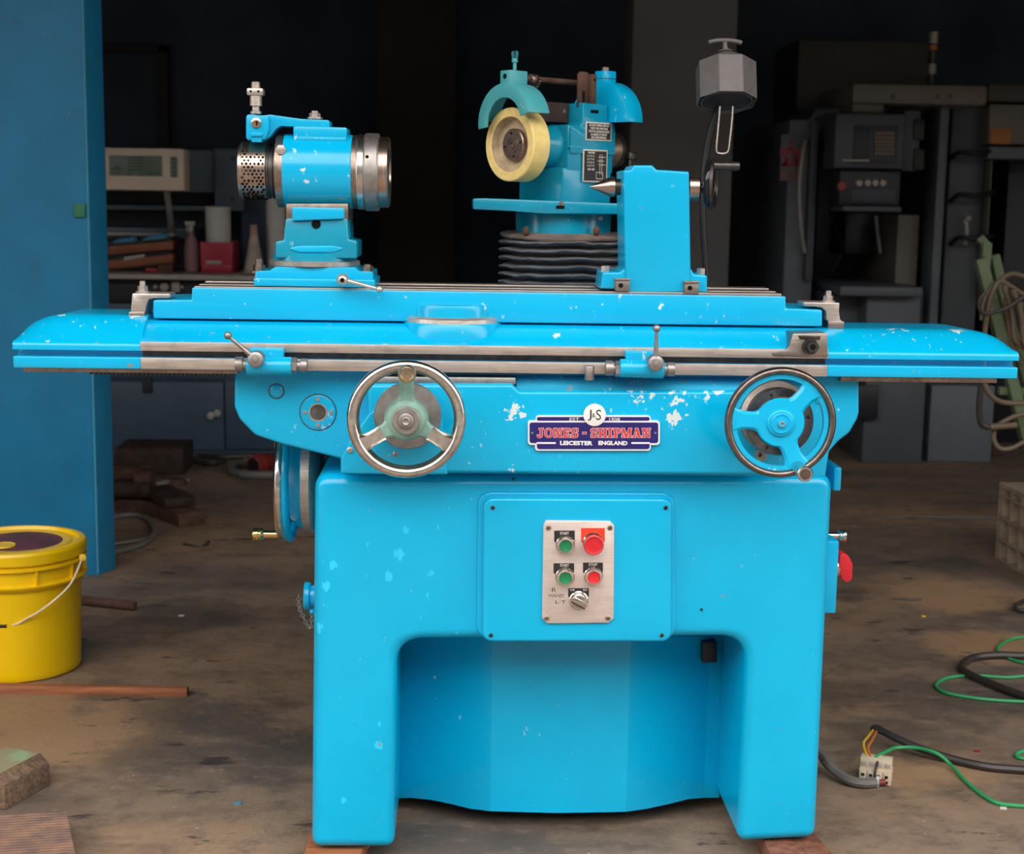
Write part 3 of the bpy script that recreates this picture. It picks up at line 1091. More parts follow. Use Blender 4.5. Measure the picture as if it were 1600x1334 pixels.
# control pendant
PN = bx('control_panel', 1302, 1416, 177, 264, DM - .34, DM - .10, 'mill_grey', MC, .015)
bx('panel_bezel', 1332, 1404, 196, 256, DM - .345, DM - .30, 'mill_navy', PN, .004)
bx('monitor', 1334, 1360, 199, 252, DM - .349, DM - .33, 'mill_dark', PN, .003)
bx('name_strip', 1317, 1358, 249, 252, DM - .351, DM - .34, 'bench_edge', PN, .0005)
kp = bx('key_block', 1366, 1397, 204, 243, DM - .352, DM - .33, 'mill_dark', PN, .002)
kpx = [(1367 + c_ * 5.1, 205.5 + r_ * 6.3) for r_ in range(6) for c_ in range(6)]
for x, y in kpx:
    bx('key', x, x + 4.3, y, y + 5.2, DM - .356, DM - .345, 'key_tan', kp, .0005)
OP = bx('operator_panel', 1310, 1408, 267, 322, DM - .38, DM - .15, 'mill_dark', MC, .006)
mb = MB()
q = g(1313, 291, kM - .38)
mb.lathe([(0, .012), (.02, .012), (.022, .022), (.034, .022), (.036, .016), (.036, 0)], q, NY, 20)
obj('stop_knob', mb, 'label_red', OP)
for x in (1342, 1355, 1367, 1379):
    q = g(x, 286, kM - .38)
    mb = MB()
    mb.lathe([(0, .017), (.010, .017), (.014, .013), (.014, 0)], q, NY, 16)
    obj('override_dial', mb, 'bench_edge', OP)
bx('key_row', 1330, 1400, 296, 318, DM - .384, DM - .37, 'mill_navy', OP, .002)
bx('panel_ledge', 1316, 1410, 322, 331, DM - .46, DM - .2, 'mill_grey', MC, .01)
bx('panel_post', 1408, 1440, 172, 268, DM - .16, DM + .08, 'mill_grey', MC, .01)
for y0, y1 in ((186, 219), (232, 266)):
    bx('rubber_vent', 1427, 1446, y0, y1, DM - .17, DM - .1, 'black', MC, .006)
mb = MB()
mb.tube([g(1369, 338, kM + .3), g(1371, 360, kM + .28), g(1376, 396, kM + .25)], .010, 10, smooth=3)
obj('coolant_pipe', mb, 'bench_edge', MC)
mb = MB()
mb.tube([g(1306, 260, kM - .2), g(1297, 300, kM - .05), g(1301, 345, kM + .05), g(1316, 390, kM + .2), g(1296, 430, kM + .25)], .009, 8, smooth=5)
obj('control_cable', mb, 'black', MC)
bx('olive_column_cover', 1243, 1454, 62, 180, DM + .75, DM + 1.4, 'mill_olive', MC, .02)
# second machine: tall grey enclosure with a cream boom across
M2 = thing('milling_machine', 'dark grey tall machine enclosure with cream upper cover and orange label at the right edge', 'machine', (g(1500, 690, kM).x, DM + .6, 0))
bx('enclosure', 1458, 1545, 166, 700, DM + .02, DM + 1.2, 'mill_grey', M2, .015, True)
bx('corner_post', 1454, 1470, 166, 705, DM - .10, DM + .10, 'mill_light', M2, .01, True)
bm_ = bx('overhead_boom', 1331, 1545, 131, 164, DM - .25, DM + .5, 'mill_cream', MC, .02)
bx('boom_drop', 1331, 1382, 160, 177, DM - .22, DM + .1, 'mill_cream', MC, .012)
bx('boom_extension', 1543, 1640, 131, 160, DM - .05, DM + .5, 'mill_olive', MC, .012)
for x in (1395, 1465, 1484):
    screw(bm_, g(x, 151, kM - .25), .012, mat='steel_dark', h=.006)
bx('side_cover', 1543, 1640, 163, 226, DM - .08, DM + .8, 'mill_cream', M2, .012)
bx('warning_label', 1547, 1581, 200, 225, DM - .086, DM - .06, 'label_orange', M2, .001)
bx('door_header', 1543, 1640, 229, 249, DM - .10, DM + .4, 'mill_light', M2, .01)
bx('door_jamb', 1538, 1549, 249, 470, DM - .06, DM + .2, 'mill_cream', M2, .006)
bx('door_opening', 1549, 1640, 249, 700, DM + .15, DM + .9, 'mill_dark', M2, .006, True)  # solid dark block; its colour stands in for the unlit opening
for y in (240, 306, 373):
    mb = MB()
    mb.tube([g(1485, y + 8, kM - .02), g(1500, y - 2, kM - .10), g(1525, y, kM - .12), g(1552, y - 5, kM - .08)], .013, 10, smooth=5)
    obj('cable_loop', mb, 'mill_dark', M2)
mb = MB()
mb.tube([g(1508, 343, kM - .05), g(1511, 360, kM - .06), g(1508, 382, kM - .05)], .011, 10, smooth=4)
mb.ball(g(1513, 341, kM - .06), .018, 12)
obj('door_latch', mb, 'bench_edge', M2)
bx('base_box', 1452, 1556, 602, 664, DM - .50, DM, 'mill_light', M2, .01, True)
mb = MB()
q = g(1455, 131, kM + .1)
s7 = sc(kM + .1)
mb.lathe([(0, 3 / s7), (8 / s7, 3 / s7), (8 / s7, 5 / s7), (12 / s7, 5 / s7)], q, (0, 0, 1), 16)
TW_ = obj('stack_light', mb, 'steel_dark', MC)
for z0, z1, m_ in ((14, 30, 'glass_tower'), (36, 47, 'mill_olive'), (50, 58, 'label_orange'), (60, 78, 'glass_tower')):
    mb = MB()
    mb.lathe([(z0 / s7, 5.2 / s7), (z0 / s7 + .002, 6.5 / s7), (z1 / s7 - .002, 6.5 / s7), (z1 / s7, 4.5 / s7)], q, (0, 0, 1), 18)
    obj('lens', mb, m_, TW_)
mb = MB()
mb.cyl(q, q + Vector((0, 0, 78 / s7)), 3.2 / s7, 12)
obj('stem', mb, 'steel_dark', TW_)
# pale cabinet far behind, between the grey pillar and the machining centre
bx('hose_guard', 1338, 1374, 603, 655, DM - .60, DM - .56, 'mill_dark', MC, .004)

# ================================================================== THE GRINDING MACHINE
GM = thing('grinding_machine', 'bright blue cylindrical grinding machine with steel handwheels standing on the workshop floor',
           'grinding machine', (0.10, YB + 0.35, 0.0))
# ---------------------------------------------------------------- base casting
mb = MB()
out = P2([(491, 742), (1303, 742), (1276, 1312), (1153, 1318), (1168, 996), (620, 1001), (616, 1327), (486, 1327)], 0)
out = poly_round(out, [0.03, 0.03, 0.022, 0.022, 0.052, 0.052, 0.022, 0.022], 7)
soft_prism(mb, out, YB, YB + 0.30, 0.022)
xl, xr = g(487, 1000, 0).x, g(1290, 1000, 0).x
zt = Z(746, 0)
zf = g(550, 1327, 0).z
side = poly_round([(xl + 0.002, zf + 0.02), (xr - 0.012, zf + 0.02), (xr - 0.002, zt), (xl, zt)], [0.02, 0.02, 0.03, 0.03], 5)
mb.prism_y(side, YB + 0.27, YB + 0.78, 0.01)
BASE = obj('base', mb, 'blue_base', GM)
# the faceted skirt between the legs
mb = MB()
st = [(606, 1252, .262), (624, 1247, .258), (641, 1246, .246), (672, 1249, .226), (702, 1255, .206), (734, 1263, .186), (766, 1267, .166),
      (870, 1270, .164), (978, 1268, .166), (1012, 1263, .186), (1044, 1256, .206), (1076, 1248, .230), (1100, 1246, .252), (1124, 1246, .262)]
secs = []
for x, y, D in st:
    a = g(x, y, D)
    secs.append([(a.x, a.y, a.z), (a.x, a.y, Z(992, D)), (a.x, a.y + 0.03, Z(992, D)), (a.x, a.y + 0.03, a.z)])
mb.loft(secs)
obj('skirt', mb, 'blue_base', BASE, 14)
mb = MB()
mb.pix([(1097, 1003), (1121, 1003), (1121, 1036), (1097, 1036)], 0.225, 0.27, 0.004)
obj('cable_gland', mb, 'black', BASE)
# front cover and its raised surround
mb = MB()
soft_prism(mb, poly_round(P2([(746, 768), (1055, 769), (1057, 999), (744, 998)], -0.006), 0.03, 7), YB - 0.006, YB + 0.01, 0.005, 3)
obj('cover_surround', mb, 'blue_base', BASE)
mb = MB()
soft_prism(mb, poly_round(P2([(755, 778), (1051, 779), (1050, 1003), (753, 1003)], -0.02), 0.022, 7), YB - 0.02, YB - 0.005, 0.006, 4)
COVER = obj('front_cover', mb, 'blue_base', GM)
for x, y in ((770, 793), (1040, 793), (767, 992), (1034, 992)):
    screw(COVER, g(x, y, -0.0195), 0.0042, mat='steel_dark')
# ---------------------------------------------------------------- control plate
DPL = -0.0255
mb = MB()
oc = P2([(853, 813), (953, 814), (960, 821), (959, 966), (951, 973), (855, 974), (847, 966), (849, 820)], DPL)
mb.prism_y(oc, YB + DPL, YB - 0.0195, 0.0012)
PLATE = obj('control_plate', mb, 'alu', COVER)
CP = thing  # (kept for readability below)
for i, (x, y) in enumerate(((857, 824), (953, 824), (854, 965), (950, 965))):
    screw(GM if False else COVER, g(x, y, DPL), 0.0048, mat='steel_brown')


def text_fit(name, body, box, D, mat, parent, depth=0.0003, offset=0.0, lift=0.0):
    """lettering scaled to a box given in photograph pixels on the plane D"""
    o = words(name, body, 0.02, (0, 0, 0), mat, parent, depth, offset)
    me = o.data
    xs = [v.co.x for v in me.vertices]
    zs = [v.co.z for v in me.vertices]
    a, b = g(box[0], box[3], D), g(box[2], box[1], D)
    sx = (b.x - a.x) / (max(xs) - min(xs))
    sz = (b.z - a.z) / (max(zs) - min(zs))
    me.transform(Matrix.Translation((a.x, YB + D - lift, a.z)) @ Matrix.Diagonal((sx, 1, sz, 1)) @ Matrix.Translation((-min(xs), 0, -min(zs))))
    return o


def legend(x0, y0, x1, y1, mat, txt=None):
    mb = MB()
    mb.prism_y(P2([(x0, y0), (x1, y0), (x1, y1), (x1 - 3, y1 + 2), (x0 + 3, y1 + 2), (x0, y1)], DPL - 0.001), YB + DPL - 0.001, YB + DPL + 0.0005)
    o = obj('legend_plate', mb, mat, COVER)
    if txt:
        for t, bx in txt:
            text_fit('lettering', t, bx, DPL - 0.001, 'white', o, 0.0003)
    return o


def push_button(x, y, cap, r_ring=0.0178, r_cap=0.0118, long=0.017):
    c = g(x, y, DPL)
    mb = MB()
    mb.lathe([(0, r_ring), (0.004, r_ring), (0.0055, r_ring - 0.0015), (0.0055, r_ring - 0.003), (0.004, r_ring - 0.0035), (0.004, r_cap + 0.003), (long - .002, r_cap + 0.003), (long, r_cap + 0.002), (long, r_cap), (0.01, r_cap)], c, NY, 36, cap=False)
    b = obj('push_button', mb, 'chrome', COVER)
    mb = MB()
    mb.lathe([(0.005, r_cap), (long - 0.002, r_cap), (long - 0.0015, r_cap * .8), (long - 0.003, r_cap * .5), (long - 0.0028, 0)], c, NY, 32, cap=False)
    obj('button_cap', mb, cap, b)
    mb = MB()
    mb.lathe([(0.0042, r_cap + 0.0032), (0.0044, r_ring - 0.0034)], c, NY, 32, cap=False)
    obj('seal_ring', mb, 'black', b)
    return b


legend(866, 829, 898, 846, 'plate_black', [('START', (875, 831, 889, 835))])
legend(865, 880, 897, 895, 'plate_black', [('START', (875, 881, 889, 885))])
legend(911, 879, 942, 894, 'plate_black', [('STOP', (920, 880, 933, 884))])
legend(888, 919, 920, 932, 'plate_black', [('FOR', (891, 920, 898, 923)), ('REV', (911, 920, 918, 923))])
legend(908, 825, 945, 846, 'red_card')
push_button(883, 850, 'green_btn')
push_button(882.5, 900, 'green_btn')
push_button(927, 899, 'red_btn')
# emergency stop with its large clear red mushroom
c = g(926, 847, DPL)
mb = MB()
mb.lathe([(0, .019), (.004, .019), (.006, .017), (.006, .014), (.018, .014)], c, NY, 36, cap=False)
es = obj('emergency_stop', mb, 'chrome', COVER)
mb = MB()
mb.lathe([(.015, .013), (.016, .0175), (.021, .0192), (.026, .0185), (.0275, .0165), (.0262, .014), (.0262, .004), (.027, .0)], c, NY, 40, cap=False)
obj('mushroom_cap', mb, 'red_btn', es)
mb = MB()
mb.lathe([(.0268, .0152), (.0280, .0165), (.0268, .0180)], c, NY, 40, cap=False)
obj('cap_rim', mb, 'sign_red', es)
# selector switch
c = g(904, 937, DPL)
mb = MB()
mb.lathe([(0, .0178), (.004, .0178), (.0055, .0160), (.0055, .0140), (.012, .0130), (.013, .0115), (.013, 0)], c, NY, 36, cap=False)
sel = obj('selector_switch', mb, 'chrome', COVER)
mb = MB()
mb.box(-.0155, .0155, -.023, -.012, -.0052, .0052, .0022, mat=Matrix.Translation(c) @ Matrix.Rotation(R(28), 4, 'Y'))
obj('selector_grip', mb, 'chrome', sel)
mb = MB()
mb.box(-.0140, .0150, -.0222, -.012, -.0068, -.0050, .0005, mat=Matrix.Translation(c) @ Matrix.Rotation(R(28), 4, 'Y'))
obj('selector_groove', mb, 'black', sel)
for t, bx in (('·R', (859, 918, 869, 925)), ('HAND', (858, 928, 881, 933)), ('L·T', (868, 938, 884, 943))):
    text_fit('handwriting', t, bx, DPL, 'ink', PLATE, 0.00015, 0.0)
    # thin pen strokes lie directly on the plate

# ---------------------------------------------------------------- apron (saddle) under the table
DA = 0.008
mb = MB()
ap = P2([(366, 572), (366, 636), (374, 655), (398, 680), (440, 694), (533, 717), (533, 739), (1290, 747), (1296, 706), (1310, 690), (1328, 676), (1340, 655), (1343, 644), (1343, 585)], DA)
ap = poly_round(ap, [0, .006, .02, .03, .01, .004, .004, .004, .01, .02, .02, .02, .004, 0], 4)
soft_prism(mb, ap, YB + DA, YB + 0.55, 0.006, 3)
APRON = obj('apron', mb, 'blue', GM)
DPN = -.045
mb = MB()
pn = poly_round(P2([(574, 600), (800, 600), (812, 611), (1196, 611), (1196, 742), (576, 738)], DPN), [.01, .004, .008, .012, .006, .006], 4)
soft_prism(mb, pn, YB + DPN, YB + DA + 0.01, 0.007, 4)
obj('front_panel', mb, 'blue', APRON)
# worn ledge sloping from the table down to the panel
zl, zk = Z(610, DPN + .008), Z(587, 0.0)
mb = MB()
mb.prism_x([(YB + DPN + .008, zl - .004), (YB + DPN + .008, zl), (YB + DPN + .012, zl + .002), (YB - .004, zk), (YB + .02, zk), (YB + .02, zl - .004)], g(806, 600, .0).x, g(1194, 600, .0).x, 0.001)
obj('worn_ledge', mb, 'blue_ledge', APRON)
mb = MB()
mb.pix([(583, 588), (806, 590), (806, 601), (583, 598)], DPN + .012, 0.04, 0.002)
obj('oil_channel', mb, 'steel_grey', APRON)
# bracket below the left handwheel
mb = MB()
br = poly_round(P2([(532, 741), (532, 716), (545, 690), (580, 640), (690, 640), (700, 742)], -.052), [.006, .01, .02, .02, .004, .004], 5)
soft_prism(mb, br, YB - .052, YB + 0.02, 0.005, 3)
BRK = obj('gearbox_bracket', mb, 'blue', APRON)
screw(BRK, g(547, 703, -.052), 0.0055, mat='steel')
screw(BRK, g(618, 709, -.052), 0.005, mat='steel_grey')
# cap plug and round sight glass
mb = MB()
mb.lathe([(-.004, .0148), (.0005, .0148), (.0005, .0128), (-.002, .0128)], g(432, 611, DA), NY, 36, cap=False)
pl = obj('filler_plug', mb, 'steel_dark', APRON)
mb = MB()
mb.lathe([(-.003, .0128), (.002, .0122), (.004, .009), (.0048, 0)], g(432, 611, DA), NY, 32, cap=False)
obj('plug_face', mb, 'blue', pl)
c = g(497, 644, DA)
mb = MB()
mb.lathe([(-.002, .0325), (.002, .0325), (.0028, .031), (.0028, .0175), (.001, .0165)], c, NY, 44, cap=False)
sg = obj('sight_glass', mb, 'blue_worn', APRON)
mb = MB()
mb.lathe([(.0022, .0172), (.0036, .0172), (.0036, .0150), (.0005, .0148)], c, NY, 40, cap=False)
obj('glass_ring', mb, 'steel', sg)
mb = MB()
mb.lathe([(.0006, .0149), (.0012, .008), (.0014, 0)], c, NY, 32, cap=False)
m_, t_, p_ = new_mat('oily_sight_glass')
_v = obj_coord(t_)
_f, _ = noise_fac(t_, _v, 60, 3, .4, .6)
t_.links.new(mix(t_, _f, (.06, .055, .05), (.12, .10, .085)), p_.inputs['Base Color'])
p_.inputs['Roughness'].default_value = .08
p_.inputs['Coat Weight'].default_value = 0.6
MT['sight'] = m_
obj('glass_pane', mb, 'sight', sg)
for dx, dz in ((0, .0245), (0, -.0245), (.0245, 0), (-.0245, 0)):
    screw(sg, c + Vector((dx, -.0024, dz)), .0038, mat='steel')
mb = MB()
mb.lathe([(-.003, .0345), (.0006, .0345), (.0006, .0328)], c, NY, 44, cap=False)
obj('seat_line', mb, 'steel_dark', sg)

# maker's plate
DN = DPN - .0065
mb = MB()


def plate_outline(mb, box, r, D, th):
    q = P2([(box[0], box[3]), (box[2], box[3]), (box[2], box[1]), (box[0], box[1])], D)
    mb.prism_y(poly_round(q, r, 5), YB + D, YB + D + th)


plate_outline(mb, (837, 649, 1017, 680), .007, DN + .0006, .008)
plate_outline(mb, (836, 670, 1017, 704), .007, DN + .0006, .008)
plate_outline(mb, (825, 657, 1031, 695), .007, DN, .008)
NP = obj('maker_plate', mb, 'white', APRON)
mb = MB()
plate_outline(mb, (839, 651.5, 1015, 657.2), .004, DN - .0004, .003)
plate_outline(mb, (839, 690, 1015, 701.5), .005, DN - .0004, .003)
plate_outline(mb, (827.5, 660, 1028.5, 692), .005, DN - .0008, .003)
obj('enamel_field', mb, 'navy', NP)
mb = MB()
plate_outline(mb, (838.5, 690.8, 868.5, 693.4), .0005, DN - .0014, .001)
plate_outline(mb, (986.5, 690.8, 1015.5, 693.4), .0005, DN - .0014, .001)
obj('rule_lines', mb, 'white', NP)
mb = MB()
mb.lathe([(0, .0205), (.0018, .0205), (.0022, .0195), (.0022, 0)], g(929, 648, DN - .0012), NY, 40, cap=False)
ro = obj('monogram_disc', mb, 'white', NP)
text_fit('lettering', 'J', (918.5, 640, 924.5, 657), DN - .0036, 'ink', NP, .0002, .0)
text_fit('lettering', '&', (925, 645.5, 930.5, 652), DN - .0036, 'ink', NP, .0002, .0)
text_fit('lettering', 'S', (931, 640, 939.5, 656), DN - .0036, 'ink', NP, .0002, .0)
text_fit('lettering', 'EST.', (890, 652.8, 907, 657.0), DN - .0008, 'white', NP, .0002)
text_fit('lettering', '1908', (952, 652.8, 968.5, 657.0), DN - .0008, 'white', NP, .0002)
text_fit('lettering', 'LEICESTER', (875, 689, 926, 695.2), DN - .0012, 'white', NP, .0002, .0009)
text_fit('lettering', 'ENGLAND', (935, 689, 980.5, 695.2), DN - .0012, 'white', NP, .0002, .0009)


def slab_word(body, x0, x1, y0, y1, D, mat, grow, name):
    """heavy slab-serif capitals built from bars and rings, one mesh for the word; grow fattens them for the outline"""
    L = {'J': .80, 'O': 1.0, 'N': 1.0, 'E': .86, 'S': .82, '-': .55, 'H': 1.02, 'I': .52, 'P': .86, 'M': 1.22, 'A': 1.0, ' ': .25}
    tot = sum(L[ch] for ch in body) + .10 * (len(body) - 1)
    u = (x1 - x0) / tot
    mb = MB()
    hgt = y1 - y0

    seq = [0]

    def lay(pts):            # each bar a hair deeper than the last, so that none share a face
        seq[0] += 1
        y = YB + D + .000006 * (seq[0] % 40)
        mb.prism_y(pts, y, y + .0010)

    def quad(q):
        lay(P2(inset_px(q), D))

    def inset_px(q):
        return [tuple(p) for p in inset(q, -grow)] if grow else q

    def bar(ax, ay, bx, by):      # letter box units, 0..w and 0..1
        quad([(X0 + ax * u, y1 - ay * hgt), (X0 + bx * u, y1 - ay * hgt), (X0 + bx * u, y1 - by * hgt), (X0 + ax * u, y1 - by * hgt)])

    def sl(pa, pb, wd):
        quad([(X0 + pa[0] * u, y1 - pa[1] * hgt), (X0 + (pa[0] + wd) * u, y1 - pa[1] * hgt), (X0 + (pb[0] + wd) * u, y1 - pb[1] * hgt), (X0 + pb[0] * u, y1 - pb[1] * hgt)])

    def arc(cx, cy, rx, ry, a0, a1, wx, wy):
        n = 14
        for i in range(n):
            p = []
            for a, rr in ((a0 + (a1 - a0) * i / n, 1), (a0 + (a1 - a0) * (i + 1) / n, 1), (a0 + (a1 - a0) * (i + 1) / n, 0), (a0 + (a1 - a0) * i / n, 0)):
                ex, ey = (rx, ry) if rr else (rx - wx, ry - wy)
                p.append((X0 + (cx + ex * math.cos(R(a))) * u, y1 - (cy + ey * math.sin(R(a))) * hgt))
            lay(P2(p if not grow else [tuple(q) for q in inset(p, -grow)], D))

    X0 = x0
    s, th = .26, .15          # stem and serif thickness
    for ch in body:
        wd = L[ch]
        if ch == 'J':
            bar(.40, .25, .40 + s, 1); bar(.28, 1 - th, .80, 1); arc(.36, .27, .32, .29, 180, 360, s, .15)
        elif ch == 'O':
            arc(.5, .5, .5, .52, 0, 360, s, .14)
        elif ch == 'N':
            bar(.08, 0, .08 + .17, 1); bar(.75, 0, .92, 1); sl((.10, 1), (.62, 0), .28); bar(0, 0, .36, th); bar(.62, 1 - th, 1.0, 1); bar(0, 1 - th, .25, 1)
        elif ch == 'E':
            bar(.10, 0, .10 + s, 1); bar(0, 0, .86, th); bar(0, 1 - th, .84, 1); bar(.3, .43, .60, .57); bar(.70, 0, .86, .32); bar(.68, .68, .84, 1); bar(.52, .33, .64, .67)
        elif ch == 'S':
            arc(.41, .74, .40, .28, 40, 270, s, .15); arc(.41, .27, .40, .29, -140, 90, s, .15); bar(.64, .62, .80, 1); bar(.02, 0, .18, .36)
        elif ch == '-':
            bar(.06, .38, .50, .58)
        elif ch == 'H':
            bar(.09, 0, .09 + s, 1); bar(.67, 0, .67 + s, 1); bar(.3, .43, .7, .57)
            for q in (0, .58):
                bar(q, 0, q + .44, th); bar(q, 1 - th, q + .44, 1)
        elif ch == 'I':
            bar(.13, 0, .13 + s, 1); bar(0, 0, .52, th); bar(0, 1 - th, .52, 1)
        elif ch == 'P':
            bar(.10, 0, .10 + s, 1); bar(0, 0, .48, th); bar(0, 1 - th, .45, 1); arc(.46, .70, .40, .31, -90, 90, s, .14); bar(.3, .38, .48, .52)
        elif ch == 'M':
            bar(.08, 0, .22, 1); bar(.90, 0, .90 + .24, 1); sl((.10, 1), (.46, 0), .26); sl((.86, 1), (.46, 0), .22); bar(0, 0, .34, th); bar(.80, 0, 1.22, th); bar(0, 1 - th, .3, 1); bar(.9, 1 - th, 1.22, 1)
        elif ch == 'A':
            sl((.40, 1), (.06, 0), .14); sl((.36, 1), (.64, 0), .28); bar(.24, .24, .72, .37); bar(-.02, 0, .34, th); bar(.54, 0, 1.02, th); bar(.30, 1 - th, .6, 1)
        X0 += (wd + .10) * u
    o = obj(name, mb, mat, NP)
    return o


slab_word('JONES - SHIPMAN', 838.5, 1016.5, 669.0, 683.5, DN - .0012, 'white', 0.55, 'lettering_outline')
slab_word('JONES - SHIPMAN', 838.5, 1016.5, 669.0, 683.5, DN - .0016, 'sign_red', 0.05, 'lettering')
for x in (831.5, 1024):
    screw(NP, g(x, 676, DN - .0008), .0024, mat='chrome', h=.002)

# ---------------------------------------------------------------- lower table
DF = -0.035                  # front of the table
zb, zlt, zut, ztp, zfl = Z(583, DF), Z(565, DF), Z(554.5, DF), Z(540, DF), Z(505.5, .05)
XL, XR = g(20, 560, DF).x, g(1591, 575, DF).x
x1, x2 = g(220, 560, DF).x, g(1293, 570, DF).x
YF, YBK = YB + DF, YB + .24
mb = MB()
prof = [(YF, zb), (YF, zlt), (YF + .02, zlt), (YF + .02, zut), (YF, zut), (YF, ztp - .001), (YF + .006, ztp + .001), (YF + .022, ztp + .008), (YF + .050, ztp + .025), (YF + .066, zfl - .002), (YF + .076, zfl), (YBK, zfl), (YBK, zb)]
mb.prism_x(prof, x1, x2)
TABLE = obj('lower_table', mb, 'blue', GM, 30)
# steel facings of the front slot
for nm, za, zc in (('upper_rail', zut, ztp - .0005), ('lower_rail', zb + .0005, zlt)):
    mb = MB()
    mb.box(x1, x2, YF - .0018, YF + .001, za, zc, .0006)
    obj(nm, mb, 'steel', TABLE)
mb = MB()
mb.box(x1, x2, YF + .0185, YF + .0205, zlt, zut)
obj('slot_face', mb, 'steel_dark', TABLE)


def end_cover(xi, xo, ytop):
    """domed cast end of the table: rounded in section and towards its tip"""
    Ln = abs(xo - xi)
    sg_ = 1 if xo > xi else -1
    top = Z(ytop, .03)
    hmax = top - zut
    secs = []
    n = 26
    for i in range(n + 1):
        s = i / n
        s = 1 - (1 - s) ** 1.9
        d = Ln * s
        rem = Ln - d                               # distance left to the tip
        e = min(1.0, rem / .085)
        h = hmax * (.28 + .72 * math.sqrt(max(0.0, 1 - (1 - e) ** 2)))
        dep = .085
        pts = [(YF, zut), (YF, zut + .006), (YF + .0006, zut + .0095), (YF + .0025, zut + .0125), (YF + .0055, zut + .0148)]
        hh = max(h, .020)
        for j in range(1, 9):
            q_ = j / 8
            pts.append((YF + .0055 + (dep - .0055) * q_, zut + .0148 + (hh - .0148) * math.sin(q_ * PI / 2)))
        h = hh
        pts.append((YBK - .03, zut + h - .002))
        pts.append((YBK, zut + h * .6))
        pts.append((YBK, zut))
        secs.append([(xi + sg_ * d, p[0], p[1]) for p in pts])
    mb = MB()
    mb.loft(secs)
    mb.box(min(xi, xo - sg_ * .004), max(xi, xo - sg_ * .004), YF + .02, YBK - .01, zlt - .001, zut + .001)
    mb.box(min(xi, xo), max(xi, xo), YF, YBK, zb, zlt, .0025)
    return obj('end_cover', mb, 'blue', TABLE, 40)


end_cover(x1, XL, 500)
end_cover(x2, XR, 507.5)
# racks under the table
mb = MB()
ra, rb = g(38, 580, 0.0).x, g(372, 586, 0.0).x
mb.box(ra, rb, YB - .005, YB + .05, zb - .0105, zb + .001, .001)
rk = obj('feed_rack', mb, 'steel_brown', TABLE)
mb = MB()
q = g(140, 585, 0.0).x
while q < rb - .02:
    mb.prism_y([(q, zb - .010), (q + .0015, zb - .0145), (q + .0035, zb - .0145), (q + .005, zb - .010)], YB - .004, YB + .045)
    q += .0078
te = obj('rack_teeth', mb, 'steel_dark', rk)
te['kind'] = 'stuff'
mb = MB()
mb.box(g(1312, 595, 0).x, g(1556, 600, 0).x, YB - .005, YB + .05, zb - .012, zb + .001, .001)
obj('way_strip', mb, 'steel_brown', TABLE)
# steel corner block at the right with its socket bolt
mb = MB()
mb.pix([(1208, 557), (1206, 550), (1228, 546), (1233, 541), (1239, 521), (1293, 520), (1294, 558.5)], DF - .004, .05, .002)
cb = obj('corner_block', mb, 'steel_top', TABLE)
mb = MB()
mb.pix([(1247, 524), (1283, 525), (1281, 531), (1250, 530)], DF - .006, DF, .001)
obj('key_slot', mb, 'steel_dark', cb)
mb = MB()
c = g(1265, 541, DF - .004)
mb.lathe([(0, .0145), (.008, .0145), (.008, .006)], c, NY, 28, cap=False)
mb.lathe([(.004, .0125), (.012, .0125), (.014, .011), (.014, .0058), (.003, .0055), (.003, 0)], c + Vector((.003, 0, 0)), NY, 6, cap=False)
bo = obj('socket_bolt', mb, 'steel_dark', cb)
mb = MB()
mb.lathe([(.0139, .0052), (.0142, 0)], c + Vector((.003, 0, 0)), NY, 6, cap=False)
obj('socket_bore', mb, 'hole', bo)

# ---------------------------------------------------------------- upper (swivel) table
DU = 0.03
mb = MB()
ut = P2([(239, 497.5), (239, 469), (299, 468.5), (300, 449), (1228, 463), (1228, 482), (1285, 484.5), (1285, 510)], DU)
mb.prism_y(ut, YB + DU, YB + .215, .003)
UT = obj('upper_table', mb, 'blue', GM)
xa, xb = g(303, 449, DU).x, g(1222, 463, DU).x
za = (g(303, 449, DU).z + g(1222, 463, DU).z) / 2
for y0_, y1_, hz in ((.034, .074, .0035), (.086, .140, .0045), (.154, .205, .0065)):
    mb = MB()
    mb.box(xa, xb, YB + y0_, YB + y1_, za - .004, za + hz, .001)
    obj('slideway', mb, 'steel_top', UT)
# the swivel boss with its scale ring
c = g(707, 480, .07)
mb = MB()
mb.lathe([(Z(503, -.01), .078), (Z(486, -.01), .078), (Z(480, -.01), .076), (Z(478, -.01), .072), (Z(477.5, -.01), 0)], (c.x, c.y, 0), (0, 0, 1), 56, cap=False)
bs = obj('swivel_boss', mb, 'blue_worn', UT)
mb = MB()
mb.lathe([(Z(508, -.02), .0935), (Z(502, -.02), .0925), (Z(499, -.02), .088), (Z(498.5, -.02), .06)], (c.x, c.y, 0), (0, 0, 1), 64, cap=False)
obj('scale_ring', mb, 'steel', bs)
mb = MB()
mb.lathe([(zut + .012, .097), (Z(512, -.02), .097), (Z(508, -.02), .094)], (c.x, c.y, 0), (0, 0, 1), 64, cap=True)
obj('boss_seat', mb, 'blue', bs)


def hex_bolt(c, r, h, parent, mat='steel_brown', stud=0.0, washer=True, name='clamp_bolt'):
    mb = MB()
    z0 = 0.0
    if washer:
        mb.lathe([(0, r * 1.35), (r * .3, r * 1.35)], c, (0, 0, 1), 24)
        z0 = r * .3
    mb.lathe([(z0, r), (z0 + h * .85, r), (z0 + h, r * .85)], c, (0, 0, 1), 6)
    if stud:
        mb.lathe([(z0 + h, r * .58), (z0 + h + stud * .85, r * .58), (z0 + h + stud, r * .42)], c, (0, 0, 1), 16)
    return obj(name, mb, mat, parent)


